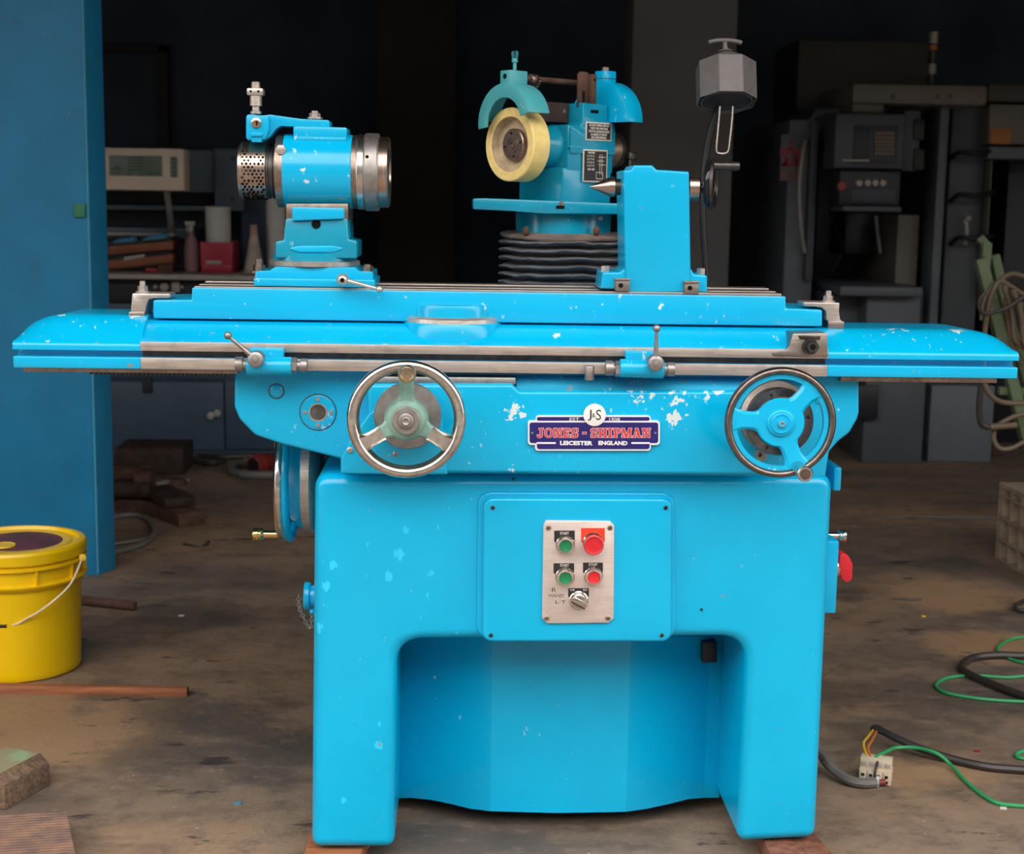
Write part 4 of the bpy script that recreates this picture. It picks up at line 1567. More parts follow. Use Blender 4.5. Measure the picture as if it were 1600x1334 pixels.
# end clamps of the upper table
def end_clamp(pts, bolt, D0, D1):
    mb = MB()
    mb.pix(pts, D0, D1, .0025)
    cl = obj('end_clamp', mb, 'steel', TABLE)
    xs_ = [p[0] for p in pts]
    yb_ = max(p[1] for p in pts)
    lo = min(xs_) if bolt[0] < 800 else max(xs_) - 20
    mb = MB()
    mb.pix([(lo - 2, yb_ + 2), (lo - 2, yb_ - 10), (lo + 23, yb_ - 10), (lo + 23, yb_ + 2)], D0 - .006, D1 + .006, .0015)
    obj('clamp_foot', mb, 'steel_top', cl)
    hex_bolt(g(bolt[0], bolt[1], (D0 + D1) / 2), .0095, .010, cl, 'steel', .009)
    return cl


end_clamp([(203, 497), (205, 474), (206, 461), (207, 458), (266, 458.5), (266, 466), (239, 466.5), (232, 468), (228, 480), (227, 497)], (223, 457), .045, .10)
end_clamp([(1316, 512), (1316, 501), (1313, 500), (1311, 486), (1312, 473), (1255, 472), (1256, 478), (1284, 480), (1291, 487), (1291, 500), (1297, 503), (1297, 511)], (1294, 472), .045, .10)


# ---------------------------------------------------------------- trip dogs and the stop pin
def dog(blk, cyl_, knob, tip, nuts, mats=('blue_worn',)):
    D0 = DF - .038
    mb = MB()
    mb.pix(blk, D0 + .014, DF, .003)
    a, b = g(cyl_[0], cyl_[1], D0 + .012), g(cyl_[2], cyl_[3], D0 + .012)
    mb.cyl(a, b, .0165, 28, .002)
    d = obj('trip_dog', mb, 'blue_worn', TABLE)
    k_ = g(knob[0], knob[1], D0 - .012)
    mb = MB()
    mb.lathe([(-.026, .0135), (-.004, .0135), (0, .0125), (.004, .0150), (.008, .0135), (.010, .0095), (.010, .0055), (.0125, .0048), (.0135, 0)], k_, NY, 30, cap=False)
    t_ = g(tip[0], tip[1], D0 - .022)
    kk = k_ + Vector((0, -.003, 0))
    mb.tube([kk + (t_ - kk) * s for s in (0, .3, .6, .95)], .0036, 12, radii=[.0052, .0045, .0036, .0032])
    mb.ball(t_, .0072, 18)
    obj('lever', mb, 'steel_grey', d)
    for x, y, ln, r, hexa in nuts:
        mb = MB()
        e = g(x, y, D0 + .012)
        mb.cyl(e - Vector((ln / 2, 0, 0)), e + Vector((ln / 2, 0, 0)), r, 6 if hexa else 24, .001)
        obj('adjusting_screw', mb, 'steel_grey', d)
    return d


dog([(390, 543), (443, 545), (443, 562), (388, 562)], (386, 572, 456, 572), (400, 561), (356, 524),
    [(374, 569, .014, .0135, False), (382, 570, .014, .0105, False), (460, 571, .010, .0145, True), (467, 571, .010, .009, False), (475, 571, .012, .0125, False)])
dog([(977, 548), (1028, 549), (1030, 566), (978, 566)], (968, 575, 1037, 577), (1024, 567), (1026, 513),
    [(952, 575, .014, .0135, False), (960, 576, .008, .009, False), (965, 576, .010, .0145, True), (1041, 577, .008, .009, False), (1048, 577, .014, .0125, False)])
mb = MB()
mb.cyl(g(921, 594, -.052), g(921, 571, -.052), .0088, 24, .002)
obj('stop_pin', mb, 'steel_grey', APRON)


# ---------------------------------------------------------------- handwheels
def spoke(mb, c, ang, r0, r1, w0, wm, w1, y0, y1, dish=0.0, bev=.002):
    """flared spoke in the wheel plane; y0 and y1 are its front and back"""
    d = Vector((math.cos(R(ang)), 0, math.sin(R(ang))))
    s = Vector((-d.z, 0, d.x))
    secs = []
    n = 12
    for i in range(n + 1):
        t = i / n
        w_ = wm + (w0 - wm) * max(0, 1 - t * 3) ** 2 + (w1 - wm) * max(0, (t - .55) / .45) ** 2
        p = c + d * (r0 + (r1 - r0) * t) + Vector((0, dish * t, 0))
        secs.append([p - s * w_ + Vector((0, y0 + .004, 0)), p - s * w_ * .7 + Vector((0, y0, 0)), p + s * w_ * .7 + Vector((0, y0, 0)), p + s * w_ + Vector((0, y0 + .004, 0)), p + s * w_ + Vector((0, y1, 0)), p - s * w_ + Vector((0, y1, 0))])
    mb.loft(secs)


# left: chromed rim, worn green hub
DW = -.165
c = g(635, 655, DW)
s_ = sc(DW)
mb = MB()
mb.lathe([(-.030, .024), (-.022, .036), (-.006, .039), (.004, .036), (.009, .030), (.011, .022)], c, NY, 48, cap=True)
for a in (90, 210, 330):
    spoke(mb, c, a, .025, .090, .024, .0125, .017, -.006, .012)
HW = obj('table_handwheel', mb, 'green_worn', GM)
mb = MB()
mb.torus(c, NY, 85.5 / s_, 8.6 / s_, 96, 20, sx=1.0)
mb.torus(c + Vector((0, .006, 0)), NY, 79 / s_, 4.5 / s_, 96, 10, sx=1.6)
obj('rim', mb, 'chrome', HW)
for a in (210, 330):
    mb = MB()
    spoke(mb, c + Vector((0, -.0008, 0)), a, .047, .090, .0135, .0128, .019, -.006, .010)
    obj('spoke', mb, 'chrome', HW, label='chromed wheel spoke')
mb = MB()
mb.lathe([(.010, .0245), (.016, .0245), (.018, .0225), (.018, .0150), (.0165, .0148), (.0165, .0138), (.022, .0135), (.0225, .0125), (.0225, .0075), (.026, .0072), (.027, .006), (.0255, .003), (.0255, 0)], c, NY, 40, cap=False)
obj('hub_nut', mb, 'steel_grey', HW)
cd_ = g(637, 650, -.095)
mb = MB()
mb.lathe([(-.07, .030), (-.02, .034), (-.018, .0585), (-.002, .0605), (.002, .058), (.004, .040), (.03, .03)], cd_, NY, 64, cap=True)
obj('index_dial', mb, 'steel_grey', HW)
hk = g(636, 584, DW - .045)
mb = MB()
mb.lathe([(-.052, .0075), (-.040, .0105), (-.026, .0105), (-.010, .0145), (-.002, .0158), (.002, .0155), (.006, .0135), (.0066, .0108), (.0054, .0098), (.0058, 0)], hk, NY, 32, cap=True)
obj('handle', mb, 'brass_worn', HW, label='worn brass turning handle')

# right: blue spider, dark rim
DW = -.155
c = g(1219, 660, DW)
s_ = sc(DW)
mb = MB()
mb.lathe([(-.035, .030), (-.012, .042), (.001, .0435), (.004, .041), (.0045, .026), (.008, .024), (.010, .021), (.010, .019)], c, NY, 56, cap=True)
for a in (47, 177, 293):
    spoke(mb, c, a, .030, .086, .030, .0155, .030, -.004, .010)
mb.sector(c, NY, (0, 0, 1), 70 / s_, 80.5 / s_, 0, 2 * PI, -.012, .002, 72)
RW = obj('cross_feed_handwheel', mb, 'blue', GM)
mb = MB()
mb.torus(c, NY, 83 / s_, 6.2 / s_, 96, 16, sx=1.5)
obj('rim', mb, 'dark_rim', RW)
mb = MB()
mb.lathe([(.006, .0185), (.0125, .0185), (.0135, .0172), (.0135, .0150), (.012, .0145), (.0125, .008), (.0165, .0075), (.018, .006), (.0165, .0035), (.016, 0)], c, NY, 36, cap=False)
obj('hub_nut', mb, 'blue_worn', RW)
mb = MB()
mb.lathe([(.0160, .0056), (.0185, .0052), (.0188, .0036), (.015, .003), (.015, 0)], c, NY, 24, cap=False)
obj('shaft_end', mb, 'steel', RW)
mb = MB()
cd_ = g(1217, 658, -.095)
mb.lathe([(-.08, .040), (-.012, .045), (-.010, .0595), (.004, .0620), (.008, .060), (.008, .046), (.02, .04)], cd_, NY, 64, cap=True)
dl = obj('index_dial', mb, 'dark_rim', RW)
for a in (110, 10, 245):
    screw(dl, cd_ + Vector((math.cos(R(a)) * .052, -.0075, math.sin(R(a)) * .052)), .0035, mat='steel_dark')
mb = MB()
mb.lathe([(-.02, .066), (.004, .066), (.012, .058)], g(1212, 652, -.06), NY, 56)
obj('dial_flange', mb, 'steel_top', RW)
mb = MB()
e0 = c + Vector((math.cos(R(293)) * .0845, -.004, math.sin(R(293)) * .0845))
e1 = g(1258.5, 741, DW - .062)
ax = (e1 - e0).normalized()
Ln = (e1 - e0).length
mb.lathe([(0, .0105), (Ln * .25, .0120), (Ln * .6, .0112), (Ln * .9, .0135), (Ln - .002, .0138), (Ln, .0122), (Ln, .0095), (Ln - .001, .0090), (Ln - .001, 0)], e0, ax, 32, cap=True)
obj('handle', mb, 'steel_bright', RW)
mb = MB()
mb.lathe([(Ln - .0008, .0088), (Ln + .0002, .0082), (Ln + .0002, 0)], e0, ax, 28, cap=False)
obj('handle_end', mb, 'dark_rim', RW)
# little oil fitting plate seen through the wheel
mb = MB()
mb.pix([(1179, 703), (1196, 700), (1199, 718), (1184, 722)], DPN - .004, DPN + .004, .002)
op = obj('pawl_plate', mb, 'steel_grey', APRON)
screw(op, g(1187, 711, DPN - .004), .004, mat='steel_dark')
c = g(1281, 624, DA)
mb = MB()
mb.lathe([(-.004, .0105), (.0005, .0105), (.0005, .009), (-.001, .009)], c, NY, 28, cap=False)
mb.lathe([(-.001, .009), (.002, .0085), (.003, 0)], c, NY, 28, cap=False)
obj('filler_plug', mb, 'blue', APRON)

# cross-slide handwheel on the left flank of the base, seen edge on
X_ = Vector((1, 0, 0))
c = g(446, 748, .30)
s_ = sc(.30)
mb = MB()
mb.lathe([(-.004, .024), (0, .03), (.010, .060), (.016, .088), (.030, .098), (.041, .107), (.041, .05)], c, X_, 64, cap=False)
mb.cyl(c - X_ * .012, c + X_ * .05, .020, 24, .003)
SW = obj('side_handwheel', mb, 'blue_base', GM)
mb = MB()
mb.torus(c, X_, 93 / s_, 8.0 / s_, 96, 16)
obj('rim', mb, 'chrome', SW)
mb = MB()
mb.torus(c + X_ * .011, X_, 93 / s_, 7.0 / s_, 96, 12)
obj('rim_web', mb, 'blue_base', SW)
mb = MB()
mb.lathe([(.040, .085), (.041, .108), (.058, .110), (.062, .106), (.075, .08)], c, X_, 72)
obj('index_ring', mb, 'steel', SW)
h0 = g(440, 835, .30)
mb = MB()
ln = (440 - 395) / s_
mb.lathe([(-.004, .0085), (.004, .0085), (ln * .62, .0085), (ln * .64, .0110), (ln * .72, .0135), (ln * .78, .0125), (ln * .80, .0135), (ln * .95, .0135), (ln, .0115), (ln, 0)], h0, -X_, 32, cap=True)
obj('handle', mb, 'brass', SW, label='polished brass turning handle')
mb = MB()
mb.tube([g(436, 682, .33), g(431, 690, .33), g(430, 702, .33), g(434, 714, .33)], .0018, 8, smooth=4)
obj('spring_wire', mb, 'steel_grey', SW)

# capped socket with its chain on the left flank
mb = MB()
a = g(491, 931, .15)
mb.lathe([(-.01, .0215), (.006, .0215), (.007, .0235), (.0085, .0275), (.017, .0285), (.019, .0265), (.019, 0)], a, -X_, 32, cap=True)
so = obj('capped_socket', mb, 'blue_worn', BASE)
ch = [g(x, y, .14) for x, y in ((467, 931), (467, 943), (469, 952), (474, 964), (480, 976), (485, 980), (487, 968), (488, 958))]
pp = catmull(ch, 5)
mb = MB()
for i in range(0, len(pp) - 1, 2):
    d = (pp[min(i + 2, len(pp) - 1)] - pp[i])
    ax = Vector((0, 1, 0)) if (i // 2) % 2 else d.cross(Vector((0, 1, 0)))
    if ax.length < 1e-6:
        ax = Vector((0, 1, 0))
    mb.torus(pp[i], ax, .0036, .0010, 12, 6)
cho = obj('cap_chain', mb, 'steel_grey', so)
cho['kind'] = 'stuff'
mb = MB()
mb.ball(g(488, 955, .14), .006, 14)
obj('chain_anchor', mb, 'blue_base', so)

# right flank: backing plate, knurled knob, red paddle
mb = MB()
a, b = g(1296, 838, .12), g(1296, 950, .12)
mb.box(a.x - .03, a.x + .010, YB + .08, YB + .22, b.z, a.z, .004)
sp_ = obj('side_plate', mb, 'blue_base', BASE)
mb = MB()
a = g(1302, 837, .14)
mb.lathe([(-.01, .007), (.010, .007), (.010, .0115), (.0125, .0125), (.0145, .0115), (.0165, .0125), (.0185, .0115), (.0205, .0125), (.0235, .0125), (.0245, .011), (.0245, 0)], a, X_, 28, cap=True)
obj('knurled_knob', mb, 'chrome', sp_)
mb = MB()
a = g(1306, 886, .13)
mb.cyl(a - X_ * .01, a + X_ * .012, .018, 24, .003)
pd = obj('paddle_shaft', mb, 'chrome', sp_)
pq = poly_round(P2([(1311, 862), (1324, 866), (1331, 880), (1330, 904), (1322, 909), (1313, 903), (1309, 884)], .12), .012, 4)
mb = MB()
mb.prism_y(pq, YB + .112, YB + .150, .004)
obj('red_paddle', mb, 'pink_red' if 'pink_red' in MT else 'red_btn', sp_, label='worn red paddle lever')
mb = MB()
mb.box(g(1285, 705, .2).x, g(1297, 705, .2).x, YB + .10, YB + .30, Z(748, .2), Z(712, .2), .004)
obj('cable_box', mb, 'blue_base', APRON)
# small bores on the front of the base
for x, y, D in ((802, 748, -.0002), (1096, 952, -.0002)):
    screw(BASE, g(x, y, D), .0028, mat='steel_dark')

# ---------------------------------------------------------------- headstock (left)
DH = .115
sH = sc(DH)


def xl_(prof, y, D, seg=48, cap=True, mb=None):
    """turned along x: prof of (photo x, photo radius)"""
    mb = mb or MB()
    cz = g(500, y, D).z
    mb.lathe([(g(px_, y, D).x, r / sc(D)) for px_, r in prof], (0, YB + D, cz), (1, 0, 0), seg, cap=cap)
    return mb


yc = 268
zc = g(500, yc, DH).z
# foot
mb = MB()
mb.pix([(396, 447), (396, 434), (586, 437), (586, 450)], .033, .205, .003)
fo = poly_round(P2([(399, 436), (399, 424), (421, 423), (430, 417), (555, 418), (561, 424), (583, 425), (583, 440)], .045), .004, 3)
mb.prism_y(fo, YB + .043, YB + .195, .004)
HS = obj('headstock', mb, 'blue', GM)
for x, y in ((405, 424), (574, 426)):
    hex_bolt(g(x, y + 2, .075), .0115, .012, HS, 'steel_brown', .012 if x < 500 else .003)
# round graduated ring and swivel body
c = g(492, 410, .12)
mb = MB()
mb.lathe([(Z(421, .04), .0845), (Z(414, .04), .0855), (Z(412.5, .04), .082), (Z(412.5, .04), .03)], (c.x, c.y, 0), (0, 0, 1), 64, cap=True)
obj('scale_ring', mb, 'steel', HS)
mb = MB()
mb.lathe([(Z(414, .045), .0785), (Z(404, .045), .0775), (Z(401, .045), .074)], (c.x, c.y, 0), (0, 0, 1), 64)
mb.pix([(430, 403), (430, 377), (443, 375), (446, 341), (543, 341), (545, 374), (558, 376), (558, 404)], .055, .19, .004)
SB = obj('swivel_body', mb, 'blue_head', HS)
mb = MB()
lp = poly_round(P2([(448, 388), (468, 384), (520, 384), (541, 388), (520, 394), (468, 394)], .0545), .006, 4)
mb.prism_y(lp, YB + .0525, YB + .06, .002)
obj('slot_lip', mb, 'blue_worn', SB)
mb = MB()
mb.pix([(447, 342), (447, 318), (544, 318), (544, 344)], .058, .18, .002)
obj('neck', mb, 'steel_brown', HS)
mb = MB()
mb.cyl(g(494, 350, .06), g(494, 350, .0535), .0085, 24)
obj('oil_bore', mb, 'hole', SB)
mb = MB()
mb.pix([(456, 345), (456, 323), (538, 325), (538, 342)], .046, .17, .003)
obj('body_lug', mb, 'blue', HS)
# main barrel
mb = xl_([(446, 54), (447, 56), (551, 56), (553, 54)], yc, DH, 72)
BB = obj('barrel', mb, 'blue', HS)
mb = MB()
mb.pix([(458, 221), (458, 197), (542, 199), (542, 219)], .075, .160, .003)
obj('top_pad', mb, 'blue', BB)
mb = MB()
mb.pix([(459, 220), (459, 213), (541, 215), (541, 221)], .0735, .08, .002)
obj('pad_lip', mb, 'blue_worn', BB)
mb = xl_([(434, 50), (435, 55), (447, 55), (447, 40)], yc, DH, 64)
obj('end_ring', mb, 'steel_brown', HS)
mb = xl_([(419, 34), (420, 41.5), (423, 41.5), (423, 39), (427, 39), (427, 41), (430, 42), (430, 39.5), (433, 40), (433, 42), (436, 42)], yc + 1, DH, 64)
obj('ribbed_collar', mb, 'steel_dark', HS)
mb = xl_([(376, 40), (377, 43), (381, 43.5), (382, 42.8), (419, 43), (420, 41), (420, 20)], yc, DH, 72)
DR = obj('perforated_drum', mb, 'steel_bronze', HS)
mb = MB()
zdr = g(500, yc + 1, DH).z
for r_ in range(11):
    x = 384.5 + r_ * 3.15
    for j in range(26):
        if (r_ * 7 + j * 5) % 9 in (0, 4):
            continue
        a = 2 * PI * (j + .5 * (r_ % 2)) / 26
        n_ = Vector((0, -math.cos(a), math.sin(a)))
        p = Vector((g(x, yc, DH).x, YB + DH, zdr)) + n_ * (43.3 / sH)
        rr = .0021 if (r_ + j) % 3 else .0026
        mb.cyl(p - n_ * .002, p + n_ * .0002, rr, 8)
pf = obj('perforations', mb, 'hole', DR)
pf['kind'] = 'stuff'
# chuck-side rings
for nm, prof, mt in (('spindle_ring', [(552, 50), (552, 55.5), (561, 55.5), (561, 50)], 'steel_brown'),
                     ('bright_ring', [(560, 50), (560, 56.5), (561, 57.2), (570, 57.2), (571, 56.5), (571, 40)], 'steel_bright'),
                     ('chuck_ring', [(571, 50), (571, 57.5), (573, 59), (591, 59), (593, 57.5), (593, 50)], 'steel_grey'),
                     ('spindle_nose', [(592, 50), (593, 53.5), (607, 54), (609.5, 51), (609.5, 30), (606, 28), (606, 0)], 'steel_bronze')):
    mb = xl_(prof, yc, DH, 72, cap=False)
    rg = obj(nm, mb, mt, HS)
    if nm == 'chuck_ring':
        p = Vector((g(577, yc, DH).x, 0, 0))
        a = R(22)
        n_ = Vector((0, -math.cos(a), math.sin(a)))
        q_ = Vector((p.x, YB + DH, zc)) + n_ * (59 / sH)
        mb = MB()
        mb.cyl(q_ - n_ * .002, q_ + n_ * .0003, .0032, 16)
        obj('spanner_bore', mb, 'hole', rg)
mb = MB()
k0 = g(439, 234, .055)
mb.cyl(k0 + Vector((0, .03, 0)), k0 + Vector((0, -.004, 0)), .0098, 6, .001)
obj('index_knob', mb, 'pale_knob' if 'pale_knob' in MT else 'steel', HS)
# overarm with its tall clamp screw
mb = MB()
arm = poly_round(P2([(384, 219), (383, 178), (397, 178), (399, 181), (420, 178), (440, 181), (470, 185), (513, 187), (514, 199), (460, 197), (436, 196), (428, 202), (421, 212), (412, 219)], .06), [.004, .004, .002, .002, .012, .02, .02, .004, .003, .02, .01, .01, .008, .008], 4)
mb.prism_y(arm, YB + .078, YB + .145, .006)
pad = poly_round(P2([(384, 218), (384, 180), (420, 180), (420, 204), (414, 218)], .06), .005, 4)
mb.prism_y(pad, YB + .062, YB + .09, .005)
AR = obj('overarm', mb, 'blue', HS)
screw(AR, g(400.5, 192, .0615), .0095, mat='steel_bronze', h=.004)
mb = MB()
mb.pix([(400, 189), (402, 189), (401.5, 196), (400, 196)], .0568, .06)
obj('screw_slot', mb, 'hole', AR)
mb = MB()
mb.pix([(392, 213), (392, 207), (410, 208), (410, 213)], .056, .07, .001)
mb.pix([(393, 222), (393, 213), (409, 213), (409, 222)], .06, .09, .001)
obj('index_plunger', mb, 'blue_worn', AR)
p = g(400, 178, .10)
mb = MB()
s1 = sc(.10)
mb.lathe([(0, 8.5 / s1), (4 / s1, 8.5 / s1), (4 / s1, 6 / s1), (12 / s1, 6 / s1), (12 / s1, 9.2 / s1), (27 / s1, 9.2 / s1), (27 / s1, 8 / s1)], p, (0, 0, 1), 20)
mb.box(p.x - 12.5 / s1, p.x + 12.5 / s1, p.y - .013, p.y + .013, p.z + 27 / s1, p.z + 38 / s1, .003)
mb.lathe([(38 / s1, 7 / s1), (41 / s1, 7 / s1), (41 / s1, 6.5 / s1), (47 / s1, 6.5 / s1), (48 / s1, 5 / s1), (48 / s1, 0)], p, (0, 0, 1), 20)
TS = obj('clamp_screw', mb, 'steel', AR)
for dx in (-.0075, .0065):
    mb = MB()
    mb.cyl(p + Vector((dx, -.0128, 33 / s1)), p + Vector((dx, -.0134, 33 / s1)), .0022, 12)
    obj('tommy_bore', mb, 'hole', TS)
hex_bolt(g(492, 186, .105), .0105, .008, AR, 'steel', .004)
# ball lever
mb = MB()
b0, b1 = g(535.5, 437, .012), g(593, 452, .006)
mb.ball(b0, .0115, 24)
mb.tube([b0 + (b1 - b0) * s for s in (.1, .35, .7, 1)], .004, 14, radii=[.0055, .0045, .0036, .003])
mb.ball(b1, .0068, 20)
mb.cyl(b0, b0 + Vector((0, .04, 0)), .0075, 16)
LV = obj('ball_lever', mb, 'steel', HS)
mb = MB()
mb.cyl(b0 + Vector((0, -.0095, 0)), b0 + Vector((0, -.0116, 0)), .0042, 16)
obj('lever_bore', mb, 'hole', LV)

# ---------------------------------------------------------------- tailstock
DT = .04
mb = MB()
tp = poly_round(P2([(977, 457), (974, 266), (986, 265), (990, 258), (1019, 258), (1026, 265), (1077, 268), (1080, 457)], DT), [0, .003, .003, .003, .004, .004, .004, 0], 3)
soft_prism(mb, tp, YB + DT, YB + .165, .004, 3)
ft = poly_round(P2([(938, 451), (941, 425), (968, 425), (977, 418), (1080, 420), (1084, 428), (1105, 430), (1105, 457)], DT + .006), [.001, .004, .004, .004, .004, .004, .004, .001], 3)
soft_prism(mb, ft, YB + DT + .004, YB + .160, .004, 3)
TK = obj('tailstock', mb, 'blue_base', GM)
for x in (961, 1069):
    y = 436 if x < 1000 else 440
    mb = MB()
    mb.pix([(x, y + 19), (x, y), (x + 23, y + .3), (x + 23, y + 19.5)], .030, .05, .0015)
    ck = obj('clamp_block', mb, 'steel_top', TK)
    mb = MB()
    q = g(x + 9, y + 10, .030)
    mb.cyl(q + Vector((0, .002, 0)), q + Vector((0, -.0004, 0)), .0045, 18)
    obj('clamp_bore', mb, 'hole', ck)
    mb = MB()
    mb.pix([(x - .5, y + 3), (x - .5, y - 1), (x + 23.5, y - 1), (x + 23.5, y + 3)], .028, .05, .0008)
    obj('clamp_edge', mb, 'steel_brown', ck)
for x, y in ((946, 425), (1095, 429)):
    mb = MB()
    q = g(x, y, .075)
    mb.lathe([(-.004, .0085), (.011, .0085), (.012, .0075), (.012, 0)], q, (0, 0, 1), 6, a0=.3)
    obj('clamp_bolt', mb, 'steel', TK)
yt = 285
DX = .10
mb = xl_([(920.5, .3), (951, 14.5), (953, 15), (960, 15), (960, 8)], yt, DX, 48, cap=False)
mb2 = mb
CE = obj('dead_centre', mb2, 'steel_bronze', TK)
mb = xl_([(958, 11), (960, 12.5), (974, 12.5), (978, 14)], yt, DX, 40)
obj('quill', mb, 'steel_dark', TK)
mb = xl_([(1076, 19), (1091, 19), (1093, 17.5), (1093, 8)], yt, DX, 44, cap=False)
obj('sleeve', mb, 'steel_bronze', TK)
mb = xl_([(1090, 7), (1104, 7), (1104, 11), (1108, 11)], yt, DX, 32)
obj('feed_screw', mb, 'steel_dark', TK)
mb = MB()
c = g(1110, 287, DX)
# the small handwheel is turned a little towards the viewer
ax = Vector((1, -.30, 0)).normalized()
mb.torus(c, ax, 33 / sc(DX), 5.5 / sc(DX), 64, 14, sx=1.2)
mb.lathe([(-.006, .012), (-.004, .030), (.002, .040), (.006, .030), (.007, .0)], c, ax, 48, cap=False)
TW = obj('tailstock_handwheel', mb, 'black_gloss' if 'black_gloss' in MT else 'black', TK)
mb = MB()
mb.lathe([(.0035, 30 / sc(DX)), (.0095, 31.5 / sc(DX)), (.0095, 36.5 / sc(DX)), (.004, 39.5 / sc(DX))], c, ax, 64, cap=False)
obj('bright_rim', mb, 'steel_dark', TW)
mb = MB()
h0 = g(1117, 259, DX - .02)
mb.lathe([(-.008, .006), (0, .0085), (.006, .0078), (.040, .0090), (.045, .0085), (.0465, .007), (.0465, 0)], h0, X_, 24, cap=True)
obj('crank_handle', mb, 'steel_dark', TW)

# ---------------------------------------------------------------- wheelhead behind the table
DO = .44
O = g(883, 230, DO)
UA = R(40)                     # the spindle runs from front left to rear right
LM = Matrix.Translation(O) @ Matrix.Rotation(UA, 4, 'Z')
UL = Vector((math.cos(UA), math.sin(UA), 0))       # along the spindle, away from the wheel
ML = Vector((math.sin(UA), -math.cos(UA), 0))      # out of the plate face
sO = sc(DO)


def zl_(y):
    return g(883, y, DO - .03).z - O.z


# slide block, bellows and column carry it
mb = MB()
a, b = g(790, 600, .35), g(1000, 600, .35)
mb.box(a.x, b.x, YB + .26, YB + .70, Z(742, .3), Z(452, .3), .006)
obj('cross_slide', mb, 'blue_base', GM)
cb_ = g(880, 345, .46)
zlo, zhi = Z(452, .33), Z(364, .33)
mb = MB()
pr = [(zlo, .100)]
nf = 6
for i in range(nf):
    z0 = zlo + (zhi - zlo - .012) * i / nf
    z1 = zlo + (zhi - zlo - .012) * (i + 1) / nf
    pr += [(z0 + (z1 - z0) * .08, .104), (z0 + (z1 - z0) * .40, .133), (z0 + (z1 - z0) * .55, .1365), (z0 + (z1 - z0) * .70, .133), (z0 + (z1 - z0) * .98, .104)]
pr += [(zhi - .006, .10)]
mb.lathe(pr, (cb_.x, cb_.y, 0), (0, 0, 1), 72, cap=False)
for v in mb.bm.verts:
    rr = math.hypot(v.co.x - cb_.x, v.co.y - cb_.y)
    if rr > .112:
        a = math.atan2(v.co.y - cb_.y, v.co.x - cb_.x)
        q = mnoise.noise(Vector((math.cos(a) * 2.4, math.sin(a) * 2.4, v.co.z * 22)))
        q2 = mnoise.noise(Vector((math.cos(a) * 7, math.sin(a) * 7, v.co.z * 60)))
        v.co.z += .0045 * q + .0022 * q2
        s = 1 + .018 * q2
        v.co.x = cb_.x + (v.co.x - cb_.x) * s
        v.co.y = cb_.y + (v.co.y - cb_.y) * s
BEL = obj('bellows', mb, 'bellows', GM, 60)
mb = MB()
mb.lathe([(zhi - .010, .10), (zhi - .007, .132), (zhi - .003, .134), (zhi + .001, .128), (zhi + .002, .09)], (cb_.x, cb_.y, 0), (0, 0, 1), 72, cap=False)
for v in mb.bm.verts:
    a = math.atan2(v.co.y - cb_.y, v.co.x - cb_.x)
    if math.hypot(v.co.x - cb_.x, v.co.y - cb_.y) > .11:
        v.co.z += .003 * mnoise.noise(Vector((math.cos(a) * 2, math.sin(a) * 2, 3))) + .010 * min(0, math.sin(a))
obj('bellows_flange', mb, 'bellows_rim', BEL, 60)
mb = MB()
mb.lathe([(zhi - .004, .1), (Z(334, .36), .1015), (Z(331, .36), .1)], (cb_.x, cb_.y, 0), (0, 0, 1), 64)
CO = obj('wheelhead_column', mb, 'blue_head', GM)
for x in (822, 932):
    mb = MB()
    mb.ball(g(x, 361, .36), .0075, 14, (1, 1, 1.3))
    obj('clip', mb, 'rust', CO)
screw(CO, g(938, 341, .362), .005, mat='steel_grey')
# slab
mb = MB()
sl_ = P2([(739, 327), (739, 310), (757, 309.5), (1002, 319), (1002, 335), (850, 334), (835, 333), (800, 330)], .335)
mb.prism_y(sl_, YB + .335, YB + .62, .003)
SLB = obj('wheelhead_slide', mb, 'blue_head', CO)
mb = MB()
mb.pix([(869, 326), (869, 321), (882, 321.5), (882, 326)], .3335, .34)
obj('slot_end', mb, 'hole', SLB)
mb = MB()
mb.pix([(873, 321), (875, 314), (880, 314), (881.5, 321)], .3335, .34)
obj('slot_chip', mb, 'steel_brown', SLB)
# body: plate face looks to the right front, end face to the wheel
b_, a0_, a1_ = .0575, -.048, .086
ztop, zbt = zl_(161), zl_(315)
zsh = zl_(199)
mb = MB()
# lower pedestal
mb.box(a0_ - .012, a1_ - .004, -b_, b_ + .02, zbt - .004, zl_(262), .006, mat=LM)
mb.box(a0_, a1_, -b_, b_ + .02, zl_(270), zl_(196), .005, mat=LM)
# raised plate carrier
fc = poly_round([(a0_ + .004, zl_(240)), (a0_ + .004, zl_(200)), (a0_ + .010, zl_(199)), (-.018, zl_(198)), (-.012, zl_(192)), (-.010, ztop), (a1_ - .026, ztop - .002), (a1_ - .024, zl_(186)), (a1_ - .004, zl_(192)), (a1_, zl_(205)), (a1_, zl_(240))], .003, 3)
mb.prism_y(fc, -b_ - .004, -.012, .003, mat=LM)
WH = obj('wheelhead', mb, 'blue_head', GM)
mb = MB()
mb.lathe([(-.088, .034), (-.085, .0385), (a0_, .046), (a1_ - .002, .050), (a1_ + .010, .048), (a1_ + .016, .040), (a1_ + .018, .02)], (0, 0, 0), (1, 0, 0), 56, mat=LM)
obj('spindle_housing', mb, 'blue_head', WH)
mb = MB()
mb.box(a0_ - .046, a1_ - .10, -.024, .020, zl_(192), zl_(161), .002, mat=LM)
bl = obj('guard_mount', mb, 'rust_dark', WH)
mb = MB()
q = LM @ Vector((a0_ + .020, -.0245, zl_(174)))
mb.cyl(q - ML * .002, q + ML * .0006, .0046, 18)
obj('mount_bore', mb, 'steel_top', bl)
mb = MB()
mb.lathe([(.10, .026), (.104, .038), (.132, .039), (.134, .034), (.138, .034), (.140, .039), (.150, .036), (.152, .028), (.158, .028), (.160, .012)], (0, .0, -.002), (1, 0, 0), 48, mat=LM)
